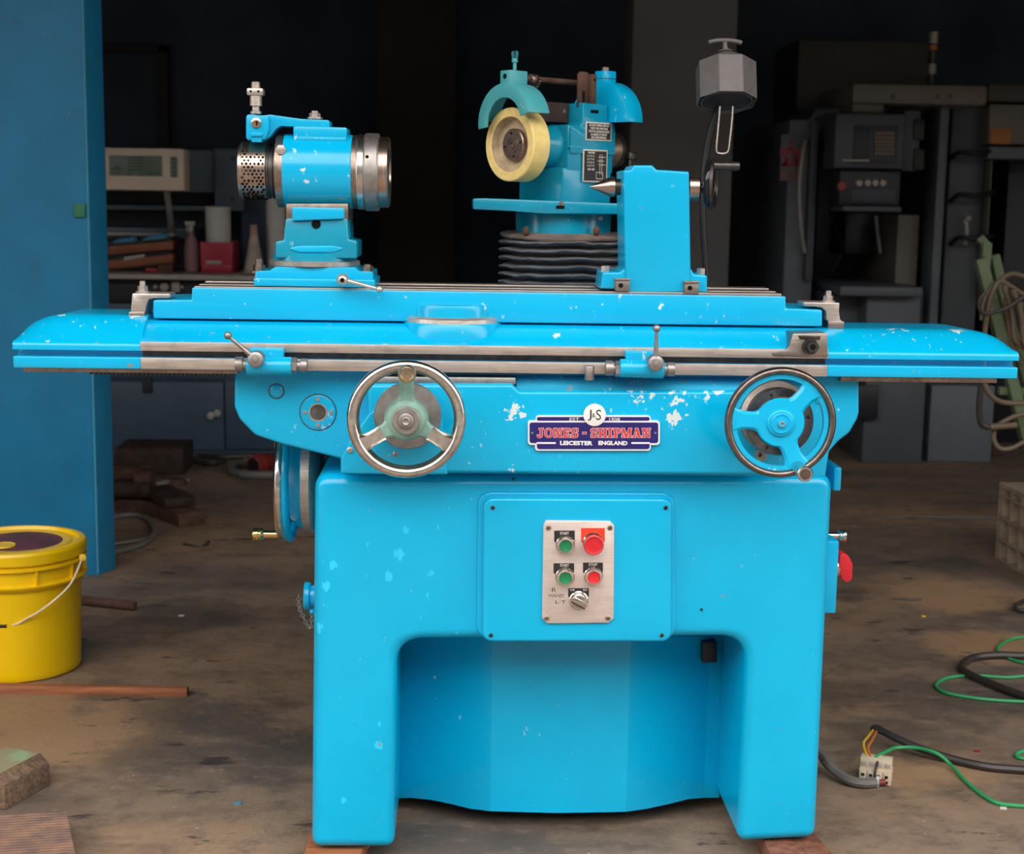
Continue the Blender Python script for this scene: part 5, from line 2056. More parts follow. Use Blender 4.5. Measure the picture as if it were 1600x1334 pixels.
obj('belt_pulley', mb, 'steel_brown', WH)
mb = MB()
mb.box(.140, .164, -.052, -.030, -.022, -.006, .002, mat=LM)
mb.box(.146, .156, -.046, -.036, -.040, -.020, .002, mat=LM)
obj('spring_clip', mb, 'steel_dark', WH)
# groove line across the plate face
mb = MB()
mb.box(a0_ - .001, a1_ + .0005, -b_ - .0046, -b_ + .001, zl_(231), zl_(229.6), .0003, mat=LM)
obj('joint_line', mb, 'blue_worn', WH)


def dplate(u0, u1, y0, y1, rows, kind):
    f_ = -b_ - .0042
    z0, z1 = zl_(y1), zl_(y0)
    mb = MB()
    mb.box(u0, u1, f_ - .0012, f_ + .001, z0, z1, .0003, mat=LM)
    pl_ = obj('data_plate', mb, 'plate_text', WH)
    mb = MB()
    mb.box(u0 + .003, u1 - .003, f_ - .0016, f_, z0 + .003, z1 - .003, mat=LM)
    obj('plate_field', mb, 'plate_black', pl_)
    rot = LM.to_3x3().to_4x4() @ Matrix.Rotation(R(90), 4, 'X')
    for (txt, u, zz, size, sx) in rows:
        words('lettering', txt, size, LM @ Vector((u0 + (u1 - u0) * u, f_ - .0019, z0 + (z1 - z0) * zz)), 'plate_text', pl_, .0002, .0002, sx=sx, rot=rot)
    return pl_


P1 = dplate(-.020 + .018, .055 + .018, 190, 219, [('DO MOST SPINDLE LUBE ON', .5, .82, .0062, .72), ('THESE TWO AND REAR', .5, .655, .0062, .78), ('TOOTH & CLEARANCE MAKE', .5, .49, .0062, .74), ('AS GRIND AT FRONT', .5, .325, .0062, .80), ('MACHINE SPINDLE', .5, .165, .0062, .85)], 0)
P2_ = dplate(-.022 + .014, .049 + .014, 233, 284, [('WHEEL SPEEDS', .32, .90, .0050, .6), ('6  4  5  3', .30, .80, .0058, .9), ('8  7  9  6', .30, .70, .0058, .9), ('5  2  8  4', .30, .60, .0058, .9), ('4  6  7  9', .30, .50, .0058, .9), ('3000  4200', .32, .39, .0055, .8)], 1)
mb = MB()
f_ = -b_ - .0062
for u0, u1, y0, y1 in ((.040, .041, 240, 272), (.046, .047, 240, 272), (.034, .052, 250, 251.2), (.036, .056, 244, 245), (.036, .056, 256, 257), (.030, .050, 268, 269), (.030, .031, 268, 279), (.049, .050, 268, 279), (.030, .050, 278, 279)):
    mb.box(u0, u1, f_, f_ + .0008, zl_(y1), zl_(y0), mat=LM)
obj('belt_diagram', mb, 'plate_text', P2_)

# grinding wheel: cup with a flange in it
WF = -.157
mb = MB()
RW_, WW = .0738, .045
mb.lathe([(WF + WW, .02), (WF + WW, RW_ - .001), (WF + WW - .001, RW_), (WF + .002, RW_), (WF, RW_ - .002), (WF, .0565), (WF + .001, .0552)], (0, 0, 0), (1, 0, 0), 72, mat=LM, cap=False)
GW = obj('grinding_wheel', mb, 'abrasive', WH, label='cream cup shaped grinding wheel')
mb = MB()
mb.lathe([(WF + .0008, .0554), (WF + .019, .0525), (WF + .0205, .050), (WF + .0205, .02)], (0, 0, 0), (1, 0, 0), 64, mat=LM, cap=False)
obj('wheel_recess', mb, 'abrasive_in', GW)
mb = MB()
mb.lathe([(WF + .021, .0325), (WF + .011, .0325), (WF + .009, .030), (WF + .009, .016), (WF + .007, .0155), (WF + .007, .0125), (WF + .0085, .012), (WF + .0085, .009), (WF + .006, .0085), (WF + .006, .005), (WF + .009, .0045), (WF + .009, 0)], (0, 0, 0), (1, 0, 0), 48, mat=LM, cap=False)
FLG = obj('wheel_flange', mb, 'flange', GW)
for a in (80, 170, 260, 350):
    q = LM @ Vector((WF + .009, math.cos(R(a)) * .0235, math.sin(R(a)) * .0235))
    mb = MB()
    mb.cyl(q + UL * .001, q - UL * .0004, .0024, 12)
    obj('flange_bore', mb, 'hole', FLG)

# left guard: half ring with a rim, clamp block and wing screw
gc = g(786.8, 192, DO - .125)      # centre of its front plate
nrm = -UL
UPV = Vector((0, 0, 1))
mb = MB()
RO, RI, GWD = .0785, .0500, .055
# angle 0 lies to the right of the picture
mb.sector(gc, nrm, UPV, RI, RO, R(8) if False else R(-187 + 180 - 0) if False else R(14), R(188), -.004, 0, 40, .0012)
mb.sector(gc, nrm, UPV, RO - .0045, RO, R(14), R(176), -GWD, -.001, 40, .0012)
LG = obj('left_wheel_guard', mb, 'teal', WH, label='pale teal wheel guard')
lat = UPV.cross(nrm)
top = gc + UPV * (RO - .002)


def block(mb, c0, su, sm, sz_, bev=.002):
    """block aligned with the spindle, its base centre at c0"""
    M_ = Matrix.Translation(c0) @ Matrix.Rotation(UA, 4, 'Z')
    mb.box(-su / 2, su / 2, -sm / 2, sm / 2, 0, sz_, bev, mat=M_)


mb = MB()
bc = top + UL * .026 - UPV * .004
block(mb, bc, .048, .030, .031, .002)
GB = obj('guard_clamp', mb, 'teal', LG)
mb = MB()
q = bc - UL * .0241 + UPV * .019
mb.cyl(q + UL * .001, q - UL * .0004, .0052, 20)
obj('clamp_bore', mb, 'hole', GB)
mb = MB()
q = bc + UPV * .031 + ML * .002
mb.cyl(q, q + UPV * .017, .0038, 14)
mb.cyl(q + UPV * .016, q + UPV * .024, .0062, 16, .001)
for s in (-1, 1):
    mb.loft([[q + lat * s * .002 + UPV * .021 + ML * e * .002 for e in (-1, 1)] + [q + lat * s * .007 + UPV * .021 + ML * e * .002 for e in (1, -1)],
             [q + lat * s * .003 + UPV * .040 + ML * e * .0018 for e in (-1, 1)] + [q + lat * s * .010 + UPV * .037 + ML * e * .0018 for e in (1, -1)]], .0006)
obj('wing_screw', mb, 'teal', GB)
# rod with a toothed nut, slotted bracket
r0 = bc + UPV * .018
r1 = r0 + UL * .178
mb = MB()
mb.cyl(r0, r1, .0060, 20)
RD = obj('guard_rod', mb, 'rust', WH)
mb = MB()
q = r0 + UL * .052
mb.cyl(q - UL * .010, q + UL * .004, .0105, 20, .002)
for i in range(14):
    a = 2 * PI * i / 14
    d = lat * math.cos(a) + UPV * math.sin(a)
    tq = d.cross(UL)
    e = q - UPV * .004
    mb.loft([[e + UL * .004 + d * .006 - tq * .0016, e + UL * .004 + d * .006 + tq * .0016, e + UL * .012 + d * .006 + tq * .0016, e + UL * .012 + d * .006 - tq * .0016],
             [e + UL * .005 + d * .0125 - tq * .0009, e + UL * .005 + d * .0125 + tq * .0009, e + UL * .011 + d * .0125 + tq * .0009, e + UL * .011 + d * .0125 - tq * .0009]])
obj('toothed_nut', mb, 'steel_brown', RD)
# slotted bracket standing on the plate carrier
mb = MB()
zq0, zq1 = zl_(170), zl_(112)
MB_ = LM
mb.box(.016, .030, -b_ - .002, -b_ + .014, zl_(172), zq1 - .004, .0015, mat=LM)
br_ = [(-.012, zl_(168)), (.018, zl_(168)), (.018, zq1 - .004), (.012, zq1), (-.006, zq1), (-.012, zq1 - .006)]
mb.prism_y(br_, -b_ + .008, -b_ + .014, .001, mat=LM)
BR = obj('guard_bracket', mb, 'rust', WH)
mb = MB()
so_ = poly_round([(-.001, zl_(160)), (.005, zl_(160)), (.005, zl_(142)), (-.001, zl_(142))], .0028, 4)
mb.prism_y(so_, -b_ + .0074, -b_ + .009, mat=LM)
obj('bracket_slot', mb, 'hole', BR)
mb = MB()
q = LM @ Vector((.023, -b_ - .0022, zl_(124)))
mb.cyl(q - ML * .001, q + ML * .0005, .0026, 12)
obj('pin_bore', mb, 'hole', BR)
mb = MB()
mb.box(.012, .034, -b_ - .0052, -b_ + .001, zl_(176), zl_(171), .0004, mat=LM)
obj('bracket_seat', mb, 'hole', BR)
# right guard: closed quarter hood
gc2 = g(936, 192, DO + .02) + UL * -.002
mb = MB()
R2 = .0850
mb.sector(gc2, nrm, UPV, .004, R2, R(0), R(180), -.004, 0, 40, .001)
mb.sector(gc2, nrm, UPV, R2 - .0045, R2, R(0), R(178), -.046, -.001, 40, .0015)
RG = obj('right_wheel_guard', mb, 'blue', WH)
mb = MB()
bc2 = gc2 + UPV * (R2 - .006) + UL * .018
block(mb, bc2, .034, .030, .028, .002)
gb2 = obj('guard_clamp', mb, 'blue', RG)
mb = MB()
mb.box(-.0175, .0175, -.0155, .0155, .0115, .0128, .0002, mat=Matrix.Translation(bc2) @ Matrix.Rotation(UA, 4, 'Z'))
obj('clamp_split', mb, 'steel_dark', gb2)
mb = MB()
mb.lathe([(.027, .0085), (.035, .0085), (.037, .007), (.037, 0)], bc2, (0, 0, 1), 18, cap=True)
obj('clamp_nut', mb, 'flange', gb2)

# ---------------------------------------------------------------- work lamp with octagonal shade
DL = .34
sL = sc(DL)
tilt = R(19)
ce = g(1135, 151, DL)              # centre of the open mouth
axu = Vector((0, math.sin(tilt), math.cos(tilt)))   # from the mouth to the top
ML_ = Matrix.Translation(ce) @ Vector((0, 0, 1)).rotation_difference(axu).to_matrix().to_4x4()


def octo(r, z, a0=R(22.5)):
    return [ML_ @ Vector((r * math.cos(a0 + i * PI / 4), r * math.sin(a0 + i * PI / 4), z)) for i in range(8)]


mb = MB()
Ro = 47.5 / sL
mb.loft([octo(Ro * .93, -.003), octo(Ro * .97, -.013), octo(Ro, -.013), octo(Ro * 1.0, .066), octo(.012, .094), octo(.010, .097)], .0008, 1)
LP = obj('work_lamp', mb, 'lamp', GM, 20)
# mouth: the shade is closed by an inner round reflector
mb = MB()
mb.lathe([(-.0030, Ro * .80), (-.012, Ro * .80), (-.012, Ro * .84), (-.0028, Ro * .84)], (0, 0, 0), (0, 0, 1), 48, mat=ML_, cap=False)
obj('mouth_ring', mb, 'lamp_rim' if 'lamp_rim' in MT else 'steel_grey', LP)
mb = MB()
mb.lathe([(-.0100, Ro * .80), (-.0036, Ro * .66), (-.0034, 0)], (0, 0, 0), (0, 0, 1), 40, mat=ML_, cap=False)
obj('reflector', mb, 'lamp_in', LP)
mb = MB()
mb.lathe([(.094, .016), (.097, .015), (.098, .006), (.116, .0045), (.118, .006), (.120, 0)], (0, 0, 0), (0, 0, 1), 16, mat=ML_)
mb.tube([ML_ @ Vector((x, 0, z)) for x, z in ((-.034, .1165), (-.018, .1205), (0, .1215), (.018, .1205), (.034, .1165))], .0048, 12, smooth=4)
obj('lamp_grip', mb, 'lamp', LP)
mb = MB()
hp = [(1125, 166), (1123.5, 185), (1120, 222), (1119.5, 234), (1122, 239), (1133, 239.5), (1138, 235), (1140, 222), (1144, 185), (1145, 166)]
mb.tube([g(x, y, DL - .03) for x, y in hp], .0019, 10, smooth=5)
obj('hanging_hook', mb, 'bright_wire' if 'bright_wire' in MT else 'steel', LP)
mb = MB()
gp = [g(1104, 440, DL + .05), g(1099, 360, DL + .05), g(1098, 290, DL + .05), g(1103, 240, DL + .05), g(1113, 195, DL + .045), g(1127, 160, DL + .035), ML_ @ Vector((0, .02, .02))]
mb.tube(gp, .0065, 14, smooth=8)
obj('gooseneck', mb, 'black', LP)

# ================================================================== things on the floor
# wooden packing under the feet of the machine
def plank(name, pts, z0, z1, mat, label, cat, bev=.003):
    mb = MB()
    mb.prism_z(pts, z0, z1, bev)
    o = obj(name, mb, mat)
    return tag(o, label, cat)


zfL, zfR = g(550, 1327, 0).z, g(1215, 1314, 0).z
a = g(484, 1327, 0)
b = g(612, 1327, 0)
plank('wood_wedge', [(a.x - .012, YB - .03), (b.x - .06, YB - .005), (b.x - .02, YB + .25), (a.x - .004, YB + .25)], 0, max(.008, zfL - .006), 'wood_beam', 'thin orange timber packing under the left foot of the grinding machine', 'timber')
a, b = g(1196, 1314, 0), g(1278, 1314, 0)
plank('wood_wedge', [(a.x, YB - .05), (b.x + .022, YB - .075), (b.x + .004, YB + .08), (a.x, YB + .10)], 0, max(.012, zfR - .006), 'wood_red', 'red brown timber block under the right foot of the grinding machine', 'timber')

# yellow bucket
bc_ = fl(31, 1040)
zb0 = 0.0
dB = bc_.y
sB = F / dB
BK = thing('bucket', 'yellow plastic bucket with lid and cream wire handle beside the blue column', 'bucket', (bc_.x, bc_.y, 0))
Rt, Rb = 104 / sB, 96 / sB
Hb = g(31, 842, dB - YB).z
mb = MB()
pr = [(0, Rb - .012), (.004, Rb - .003), (.012, Rb), (.02, Rb - .001), (Hb * .60, Rt - .010), (Hb * .70, Rt - .008), (Hb * .71, Rt + .001), (Hb * .735, Rt + .008), (Hb * .745, Rt + .008), (Hb * .755, Rt - .004), (Hb * .85, Rt - .003), (Hb * .86, Rt + .008), (Hb * .875, Rt + .008), (Hb * .885, Rt - .003), (Hb * .93, Rt - .002)]
mb.lathe(pr, (bc_.x, bc_.y, 0), (0, 0, 1), 72, cap=True)
for i in range(10):
    a = 2 * PI * i / 10 + .25
    d = Vector((math.cos(a), math.sin(a), 0))
    s = Vector((-d.y, d.x, 0))
    q = Vector((bc_.x, bc_.y, 0)) + d * (Rt - .006)
    mb.loft([[q - s * .003 + Vector((0, 0, z)), q + s * .003 + Vector((0, 0, z)), q + s * .003 + d * .011 + Vector((0, 0, z)), q - s * .003 + d * .011 + Vector((0, 0, z))] for z in (Hb * .745, Hb * .86)])
obj('bucket_body', mb, 'yellow', BK, 30)
mb = MB()
mb.lathe([(Hb * .905, Rt + .001), (Hb * .905, Rt + .007), (Hb * .975, Rt + .008), (Hb * .995, Rt + .004), (Hb, Rt - .002), (Hb, Rt - .012), (Hb * .975, Rt - .016), (Hb * .975, Rt - .028), (Hb * .985, Rt - .034), (Hb * .985, Rt - .050), (Hb * .978, Rt - .056), (Hb * .978, 0)], (bc_.x, bc_.y, 0), (0, 0, 1), 72, cap=False)
LD = obj('lid', mb, 'yellow', BK, 30)
mb = MB()
mb.lathe([(Hb * .9785, Rt - .060), (Hb * .9800, Rt - .066), (Hb * .9800, 0)], (bc_.x + .012, bc_.y + .01, 0), (0, 0, 1), 56, cap=False)
obj('residue', mb, 'purple', LD, label='dried purple residue')
mb = MB()
q = fl(5, 851, Hb * .99)
mb.torus((q.x, q.y, Hb * .985), (0, 0, 1), .030, .003, 32, 8)
mb.lathe([(Hb * .978, .028), (Hb * .99, .028), (Hb * .99, 0)], (q.x, q.y, 0), (0, 0, 1), 28, cap=False)
obj('spout_cap', mb, 'yellow', LD)
hp = []
e0 = g(129, 872, dB - YB - .06)
for x, y, dd in ((129, 871, -.045), (123, 886, -.075), (113, 908, -.105), (100, 924, -.125), (82, 940, -.142), (60, 956, -.153), (42, 966, -.158), (28, 974, -.160), (12, 977, -.160), (-20, 977, -.160)):
    hp.append(g(x, y, dB - YB + dd * 1.0))
mb = MB()
mb.tube(hp, .0028, 10, smooth=4)
HD = obj('wire_handle', mb, 'wire_white', BK)
mb = MB()
mb.tube([g(11, 977.5, dB - YB - .161), g(-25, 977.5, dB - YB - .161)], .0065, 12)
obj('hand_grip', mb, 'black', HD)
mb = MB()
mb.cyl(g(129, 871, dB - YB - .02), g(129, 871, dB - YB - .05), .010, 16, .002)
obj('handle_lug', mb, 'yellow', BK)

# orange timber beam in front of the bucket
p0, p1 = fl(-60, 1083), fl(292, 1089)
d = (p1 - p0).normalized()
s = Vector((-d.y, d.x, 0))
hz = .022
mb = MB()
mb.loft([[p - Vector((0, 0, 0)), p + s * .026, p + s * .026 + Vector((0, 0, hz)), p + Vector((0, 0, hz))] for p in (p0, p0 + (p1 - p0) * .25, p0 + (p1 - p0) * .5, p0 + (p1 - p0) * .75, p1)], .0015)
tag(obj('timber_batten', mb, 'wood_beam'), 'long orange timber batten lying in front of the yellow bucket', 'timber')
# steel bar on the floor behind the bucket
p0, p1 = fl(100, 942), fl(211, 954)
mb = MB()
mb.cyl(p0 + Vector((0, 0, .015)), p1 + Vector((0, 0, .015)), .015, 20, .002)
tag(obj('steel_bar', mb, 'rust'), 'round steel bar lying on the floor right of the bucket', 'bar')

# heavy timber block, front left
q1, q2 = fl(8, 1266), fl(80, 1226)     # foot of its long right side
d = (q2 - q1).normalized()
s = Vector((-d.y, d.x, 0))
if s.x > 0:
    s = -s
H_ = .070
wd = .115
mb = MB()
z1 = Vector((0, 0, H_))
A0, B0 = q1 - d * .0, q2
mb.loft([[A0, A0 + s * wd, A0 + s * wd + z1, A0 + s * .018 + z1, A0 + z1 * .80],
         [B0, B0 + s * wd, B0 + s * wd + z1, B0 + s * .024 + z1, B0 + s * .002 + z1 * .68]], .003)
blk = obj('timber_block', mb, 'wood_block')
tag(blk, 'weathered heavy timber block with green stained top at the lower left', 'timber')
mb = MB()
e = Vector((0, 0, H_ + .0003))
mb.loft([[p + s * .024 + e, p + s * (wd - .003) + e, p + s * (wd - .003) + e + Vector((0, 0, .001)), p + s * .024 + e + Vector((0, 0, .001))] for p in (A0 + d * .004, B0 - d * .006)])
obj('stained_top', mb, 'wood_top', blk)
# ribbed plank, lower left corner
r0, r1, r2 = fl(-30, 1274, .045), fl(103, 1266, .045), fl(120, 1345, .045)
ux = (r1 - r0).normalized()
vy = (r2 - r1)
nr = 15
Lr = (r1 - r0).length
vy_n = Vector((ux.y, -ux.x, 0))
if vy_n.y > 0:
    vy_n = -vy_n
tot = .24
pit = .0125
mb = MB()
prof = []
n_ = int(tot / pit)
for i in range(n_):
    prof += [(i * pit, -.0075), (i * pit + pit * .2, 0), (i * pit + pit * .6, 0), (i * pit + pit * .82, -.0075)]
slant = (r2 - r1)
slant = slant / abs(slant.dot(vy_n))
secs = []
for base, sl_on in ((r0, 0), (r1, 1)):
    top_ = []
    for v, z in prof:
        p = base + (slant * v if sl_on else vy_n * v)
        top_.append(Vector((p.x, p.y, .045 + z)))
    bot = []
    for v in (tot, 0):
        p = base + (slant * v if sl_on else vy_n * v)
        bot.append(Vector((p.x, p.y, 0)))
    secs.append(top_ + bot)
mb.loft(secs)
tag(obj('ribbed_plank', mb, 'wood_rib', angle=50), 'grooved timber plank lying at the bottom left corner', 'timber')

# ---------------------------------------------------------------- scrap pile and cables at the left, in the shade


def bent_bar(name, pts, w_, h_, mat, label, cat='scrap metal', z=None):
    P = [Vector(p) for p in pts]
    mb = MB()
    secs = []
    for i, p in enumerate(P):
        d_ = (P[min(i + 1, len(P) - 1)] - P[max(0, i - 1)])
        d_.z = 0
        d_.normalize()
        s_ = Vector((-d_.y, d_.x, 0)) * w_ / 2
        u_ = Vector((0, 0, h_))
        secs.append([p - s_, p + s_, p + s_ + u_, p - s_ + u_])
    mb.loft(secs, .003)
    return tag(obj(name, mb, mat), label, cat)


def fz(x, y, z=0.0):
    return fl(x, y, z)


# a squarish dark box, angle irons and blocks
p = fl(225, 745)
mb = MB()
mb.box(p.x - .14, p.x + .17, p.y + .05, p.y + .32, 0, .125, .006, mat=None)
tag(obj('wooden_crate', mb, 'rust_dark'), 'dark brown wooden box at the back of the scrap pile', 'box')
bent_bar('scrap_bar', [fl(150, 790), fl(240, 800), fl(262, 806), fl(300, 822)], .11, .055, 'rust', 'long bent rusty bar at the front of the scrap pile', 'scrap metal')
mb = MB()
q0, q1 = fl(150, 764, .095), fl(236, 766, .095)
mb.cyl(q0, q1, .035, 20, .004)
tag(obj('scrap_tube', mb, 'rust_dark'), 'dark rusty pipe lying on the scrap pile', 'scrap metal')
mb = MB()
q = fl(226, 785)
mb.box(q.x - .035, q.x + .035, q.y - .05, q.y + .08, 0.0, .13, .008)
tag(obj('scrap_block', mb, 'rust'), 'upright brown block in the middle of the scrap pile', 'scrap metal')
bent_bar('scrap_angle', [fl(240, 772, .058), fl(262, 781, .060), fl(282, 792, .060)], .13, .035, 'rust_dark', 'flat rusty angle piece beside the brown block', 'scrap metal')
bent_bar('scrap_strip', [fl(264, 757), fl(274, 759), fl(287, 757)], .06, .03, 'rust', 'short rusty strip right of the scrap pile', 'scrap metal')
p0, p1 = fl(240, 757, .05), fl(262, 753, .05)
mb = MB()
mb.cyl(p0, p1, .012, 14)
tag(obj('bright_rod', mb, 'steel'), 'short bright steel rod lying on the scrap pile', 'rod')
p0, p1 = fl(283, 745, .006), fl(294, 750, .006)
mb = MB()
mb.cyl(p0, p1, .006, 10)
tag(obj('steel_pin', mb, 'steel_grey'), 'small steel pin on the floor beyond the scrap pile', 'rod')
bent_bar('scrap_plate', [fl(168, 745, .04), fl(196, 742, .04), fl(220, 744, .04)], .16, .045, 'rust', 'brown plate lying behind the pipe of the scrap pile', 'scrap metal')


def cable(name, pts, r, mat, label, smooth=8, cat='cable', group=None, seg=8):
    mb = MB()
    mb.tube(pts, r, seg, smooth=smooth)
    return tag(obj(name, mb, mat), label, cat, group)


cable('grey_cable', [fl(x, y, .012) for x, y in ((150, 812), (180, 807), (205, 804), (228, 810), (240, 826), (234, 843), (212, 854), (180, 862), (150, 866))], .011, 'cable_grey', 'grey cable loop on the floor in front of the scrap pile')
cable('thin_cable', [fl(x, y, .01) for x, y in ((150, 851), (180, 849), (205, 846), (228, 842), (246, 832))], .007, 'cable_grey', 'thin grey cable lying beside the grey cable loop')
cable('wire_scrap', [fl(x, y, .004) for x, y in ((287, 850), (305, 853), (320, 852), (326, 846))], .005, 'cable_dark', 'short dark wire scrap on the floor in the shade')
cable('power_cable', [fl(x, y, .02) for x, y in ((455, 741), (425, 742), (390, 742), (368, 738), (362, 733), (372, 726), (384, 722), (393, 724))], .020, 'cable_grey', 'thick grey power cable with red plug on the floor')
t = thing('red_plug', 'red industrial plug lying at the end of the grey power cable', 'plug', fl(408, 728))
a, b = fl(396, 728, .055), fl(432, 718, .065)
ax = (b - a).normalized()
mb = MB()
mb.lathe([(0, .040), (.004, .046), (.03, .046), (.032, .052), (.05, .052), (.06, .044), ((b - a).length, .034)], a, ax, 28)
obj('plug_shell', mb, 'plug_red', t)
mb = MB()
mb.lathe([(-.001, .036), (.001, .036)], a, ax, 28)
for i in range(4):
    q = Matrix.Rotation(i * PI / 2, 3, ax) @ ax.orthogonal().normalized() * .02
    mb.cyl(a + q - ax * .004, a + q, .005, 8)
obj('plug_face', mb, 'black', t)
cable('floor_cable', [fl(x, y, .015) for x, y in ((268, 726), (300, 721), (330, 724), (350, 720))], .014, 'cable_dark', 'dark cable lying along the foot of the slate cabinet')
cable('floor_cable', [fl(x, y, .012) for x, y in ((275, 714), (310, 712), (350, 714), (400, 712))], .013, 'cable_dark', 'second dark cable nearest the foot of the slate cabinet')

# ---------------------------------------------------------------- right side of the floor
# ribbed plastic crate
c0 = fl(1554, 872)                       # nearest bottom corner seen at the left
Hc = g(1556, 753, c0.y - YB).z
e1 = fl(1600, 901)
dn = (e1 - c0).normalized()              # along its visible side, towards the viewer
sd = Vector((-dn.y, dn.x, 0))
if sd.x < 0:
    sd = -sd
Lc = .46
CR = thing('plastic_crate', 'dusty beige ribbed plastic crate on the floor at the right edge', 'crate', c0 + dn * .2 + sd * .2)


def crt(u, v, z):
    return c0 + dn * u + sd * v + Vector((0, 0, z))


def crate_box(mb, u0, u1, v0, v1, z0, z1):
    mb.loft([[crt(u0, v0, z0), crt(u1, v0, z0), crt(u1, v1, z0), crt(u0, v1, z0)], [crt(u0, v0, z1), crt(u1, v0, z1), crt(u1, v1, z1), crt(u0, v1, z1)]])


mb = MB()
crate_box(mb, .020, Lc - .006, .028, .40, 0.004, Hc - .012)
crate_box(mb, 0, Lc, .0, .41, Hc - .014, Hc)
obj('crate_wall', mb, 'crate', CR)
for z in (.002, Hc * .27, Hc * .55, Hc * .83):
    mb = MB()
    crate_box(mb, 0, Lc, .0, .034, z, z + .008)
    obj('crate_rib', mb, 'crate', CR)
for u in (0, .028, .110, .205, .300, .395, Lc - .006):
    mb = MB()
    crate_box(mb, u, u + .007, .001, .034, .002, Hc - .012)
    obj('crate_rib', mb, 'crate', CR)

cable('floor_wire', [fl(x, y, .004) for x, y in ((1369, 811), (1384, 808), (1440, 807), (1500, 808), (1562, 809))], .0035, 'cable_grey', 'thin pale wire on the shaded floor left of the crate')
cable('black_cable', [fl(x, y, .01) for x, y in ((1620, 936), (1600, 938), (1588, 945), (1587, 951), (1600, 954), (1620, 955))], .006, 'cable_dark', 'thin black cable loop at the right edge below the crate')
cable('coiled_cable', [fl(x, y, .013) for x, y in ((1640, 1020), (1600, 1024), (1560, 1023), (1525, 1026), (1508, 1034), (1503, 1044), (1515, 1053), (1545, 1066), (1580, 1080), (1640, 1100))], .0105, 'cable_dark', 'thick dark cable looping in from the right edge over green wire')
cable('green_wire', [fl(x, y, .005) for x, y in ((1640, 992), (1600, 995), (1578, 999), (1563, 1008), (1560, 1018), (1580, 1030), (1620, 1040))], .0045, 'cable_green', 'green wire loop behind the thick dark cable')
cable('green_wire', [fl(x, y, .005) for x, y in ((1640, 1052), (1600, 1056), (1570, 1058), (1522, 1055), (1485, 1058), (1466, 1066), (1464, 1074), (1480, 1083), (1520, 1090), (1560, 1094), (1640, 1098))], .0045, 'cable_green', 'long green wire loop in front of the thick dark cable')
cable('green_wire', [fl(x, y, .005) for x, y in ((1640, 1165), (1612, 1170), (1592, 1176), (1588, 1181), (1600, 1185), (1640, 1190))], .0045, 'cable_green', 'short green wire loop at the right edge above the lower cable')
# connector block with its cables
qb = fl(1367, 1227)
CN = thing('connector_block', 'cream terminal connector block lying on the floor right of the grinder', 'connector', (qb.x, qb.y, 0))
bl_, br_ = fl(1341, 1222), fl(1391, 1229)
dx_ = (br_ - bl_).normalized()
dyv = Vector((-dx_.y, dx_.x, 0))
hB, dBk = .030, .055
tilt_ = .020


def cnp(u, v, z):
    return bl_ + dx_ * u + dyv * v + Vector((0, 0, z))


Lb = (br_ - bl_).length


def cn_box(mb, u0, u1, v0, v1, z0, z1, bev=.001):
    mb.loft([[cnp(u0, v0, z0), cnp(u1, v0, z0), cnp(u1, v1, z0), cnp(u0, v1, z0)], [cnp(u0, v0, z1), cnp(u1, v0, z1), cnp(u1, v1, z1), cnp(u0, v1, z1)]], bev)


mb = MB()
cn_box(mb, 0, Lb, .004, .05, 0, .030)
cn_box(mb, 0, Lb * .98, .020, .05, .028, .052)
obj('connector_body', mb, 'cream', CN)
for i in range(4):
    u = Lb * (.02 + .245 * i)
    mb = MB()
    cn_box(mb, u, u + Lb * .22, -.002, .006, .003, .030, .0008)
    tm = obj('terminal', mb, 'cream', CN)
    mb = MB()
    cn_box(mb, u + Lb * .05, u + Lb * .17, -.003, .0, .006, .012, 0)
    cn_box(mb, u + Lb * .06, u + Lb * .16, -.003, .0, .018, .024, 0)
    obj('terminal_slot', mb, 'black', tm)
    mb = MB()
    cn_box(mb, u + Lb * .03, u + Lb * .19, .017, .022, .036, .044, .0005)
    obj('terminal_screw', mb, 'bench_edge', CN)
cable('lead_conduit', [g(1270, 1160, .12), fl(1283, 1178, .05), fl(1300, 1200, .025), fl(1326, 1218, .014), fl(1350, 1223, .012), cnp(Lb * .62, -.012, .012)], .0115, 'cable_grey', 'grey armoured lead running from the grinder to the connector block')
o_ = bpy.data.objects['lead_conduit']
mb = MB()
mb.cyl(cnp(Lb * .58, -.012, .012), cnp(Lb * .66, -.012, .012), .0125, 14)
obj('white_collar', mb, 'paper', o_)
mb = MB()
mb.cyl(cnp(Lb * .70, -.008, .010), cnp(Lb * .86, -.006, .012), .007, 12)
obj('red_core', mb, 'plug_red', o_)
cable('supply_cable', [fl(x, y, z) for x, y, z in ((1364, 1139, .03), (1372, 1139, .035), (1400, 1153, .03), (1440, 1170, .02), (1490, 1186, .012), (1540, 1197, .011), (1580, 1201, .011), (1660, 1206, .011))], .0095, 'cable_dark', 'dark supply cable running from the connector block to the right edge')
cable('green_wire', [cnp(Lb * .45, .03, .052), fl(1385, 1174, .045), fl(1400, 1168, .03), fl(1430, 1168, .032), fl(1462, 1176, .034), fl(1485, 1194, .012), fl(1510, 1221, .005), fl(1540, 1245, .005), fl(1572, 1257, .005), fl(1660, 1262, .005)], .0042, 'cable_green', 'green wire running from the connector block across the floor')
cable('yellow_wire', [cnp(Lb * .18, .035, .05), fl(1349, 1162, .06), fl(1356, 1151, .05), fl(1364, 1141, .034)], .0032, 'cable_yellow', 'yellow wire rising from the connector block to the dark cable', cat='wire')
cable('orange_wire', [cnp(Lb * .30, .032, .05), fl(1356, 1168, .055), fl(1362, 1157, .048), fl(1369, 1143, .040)], .0032, 'cable_orange', 'orange wire beside the yellow wire at the connector block', cat='wire')
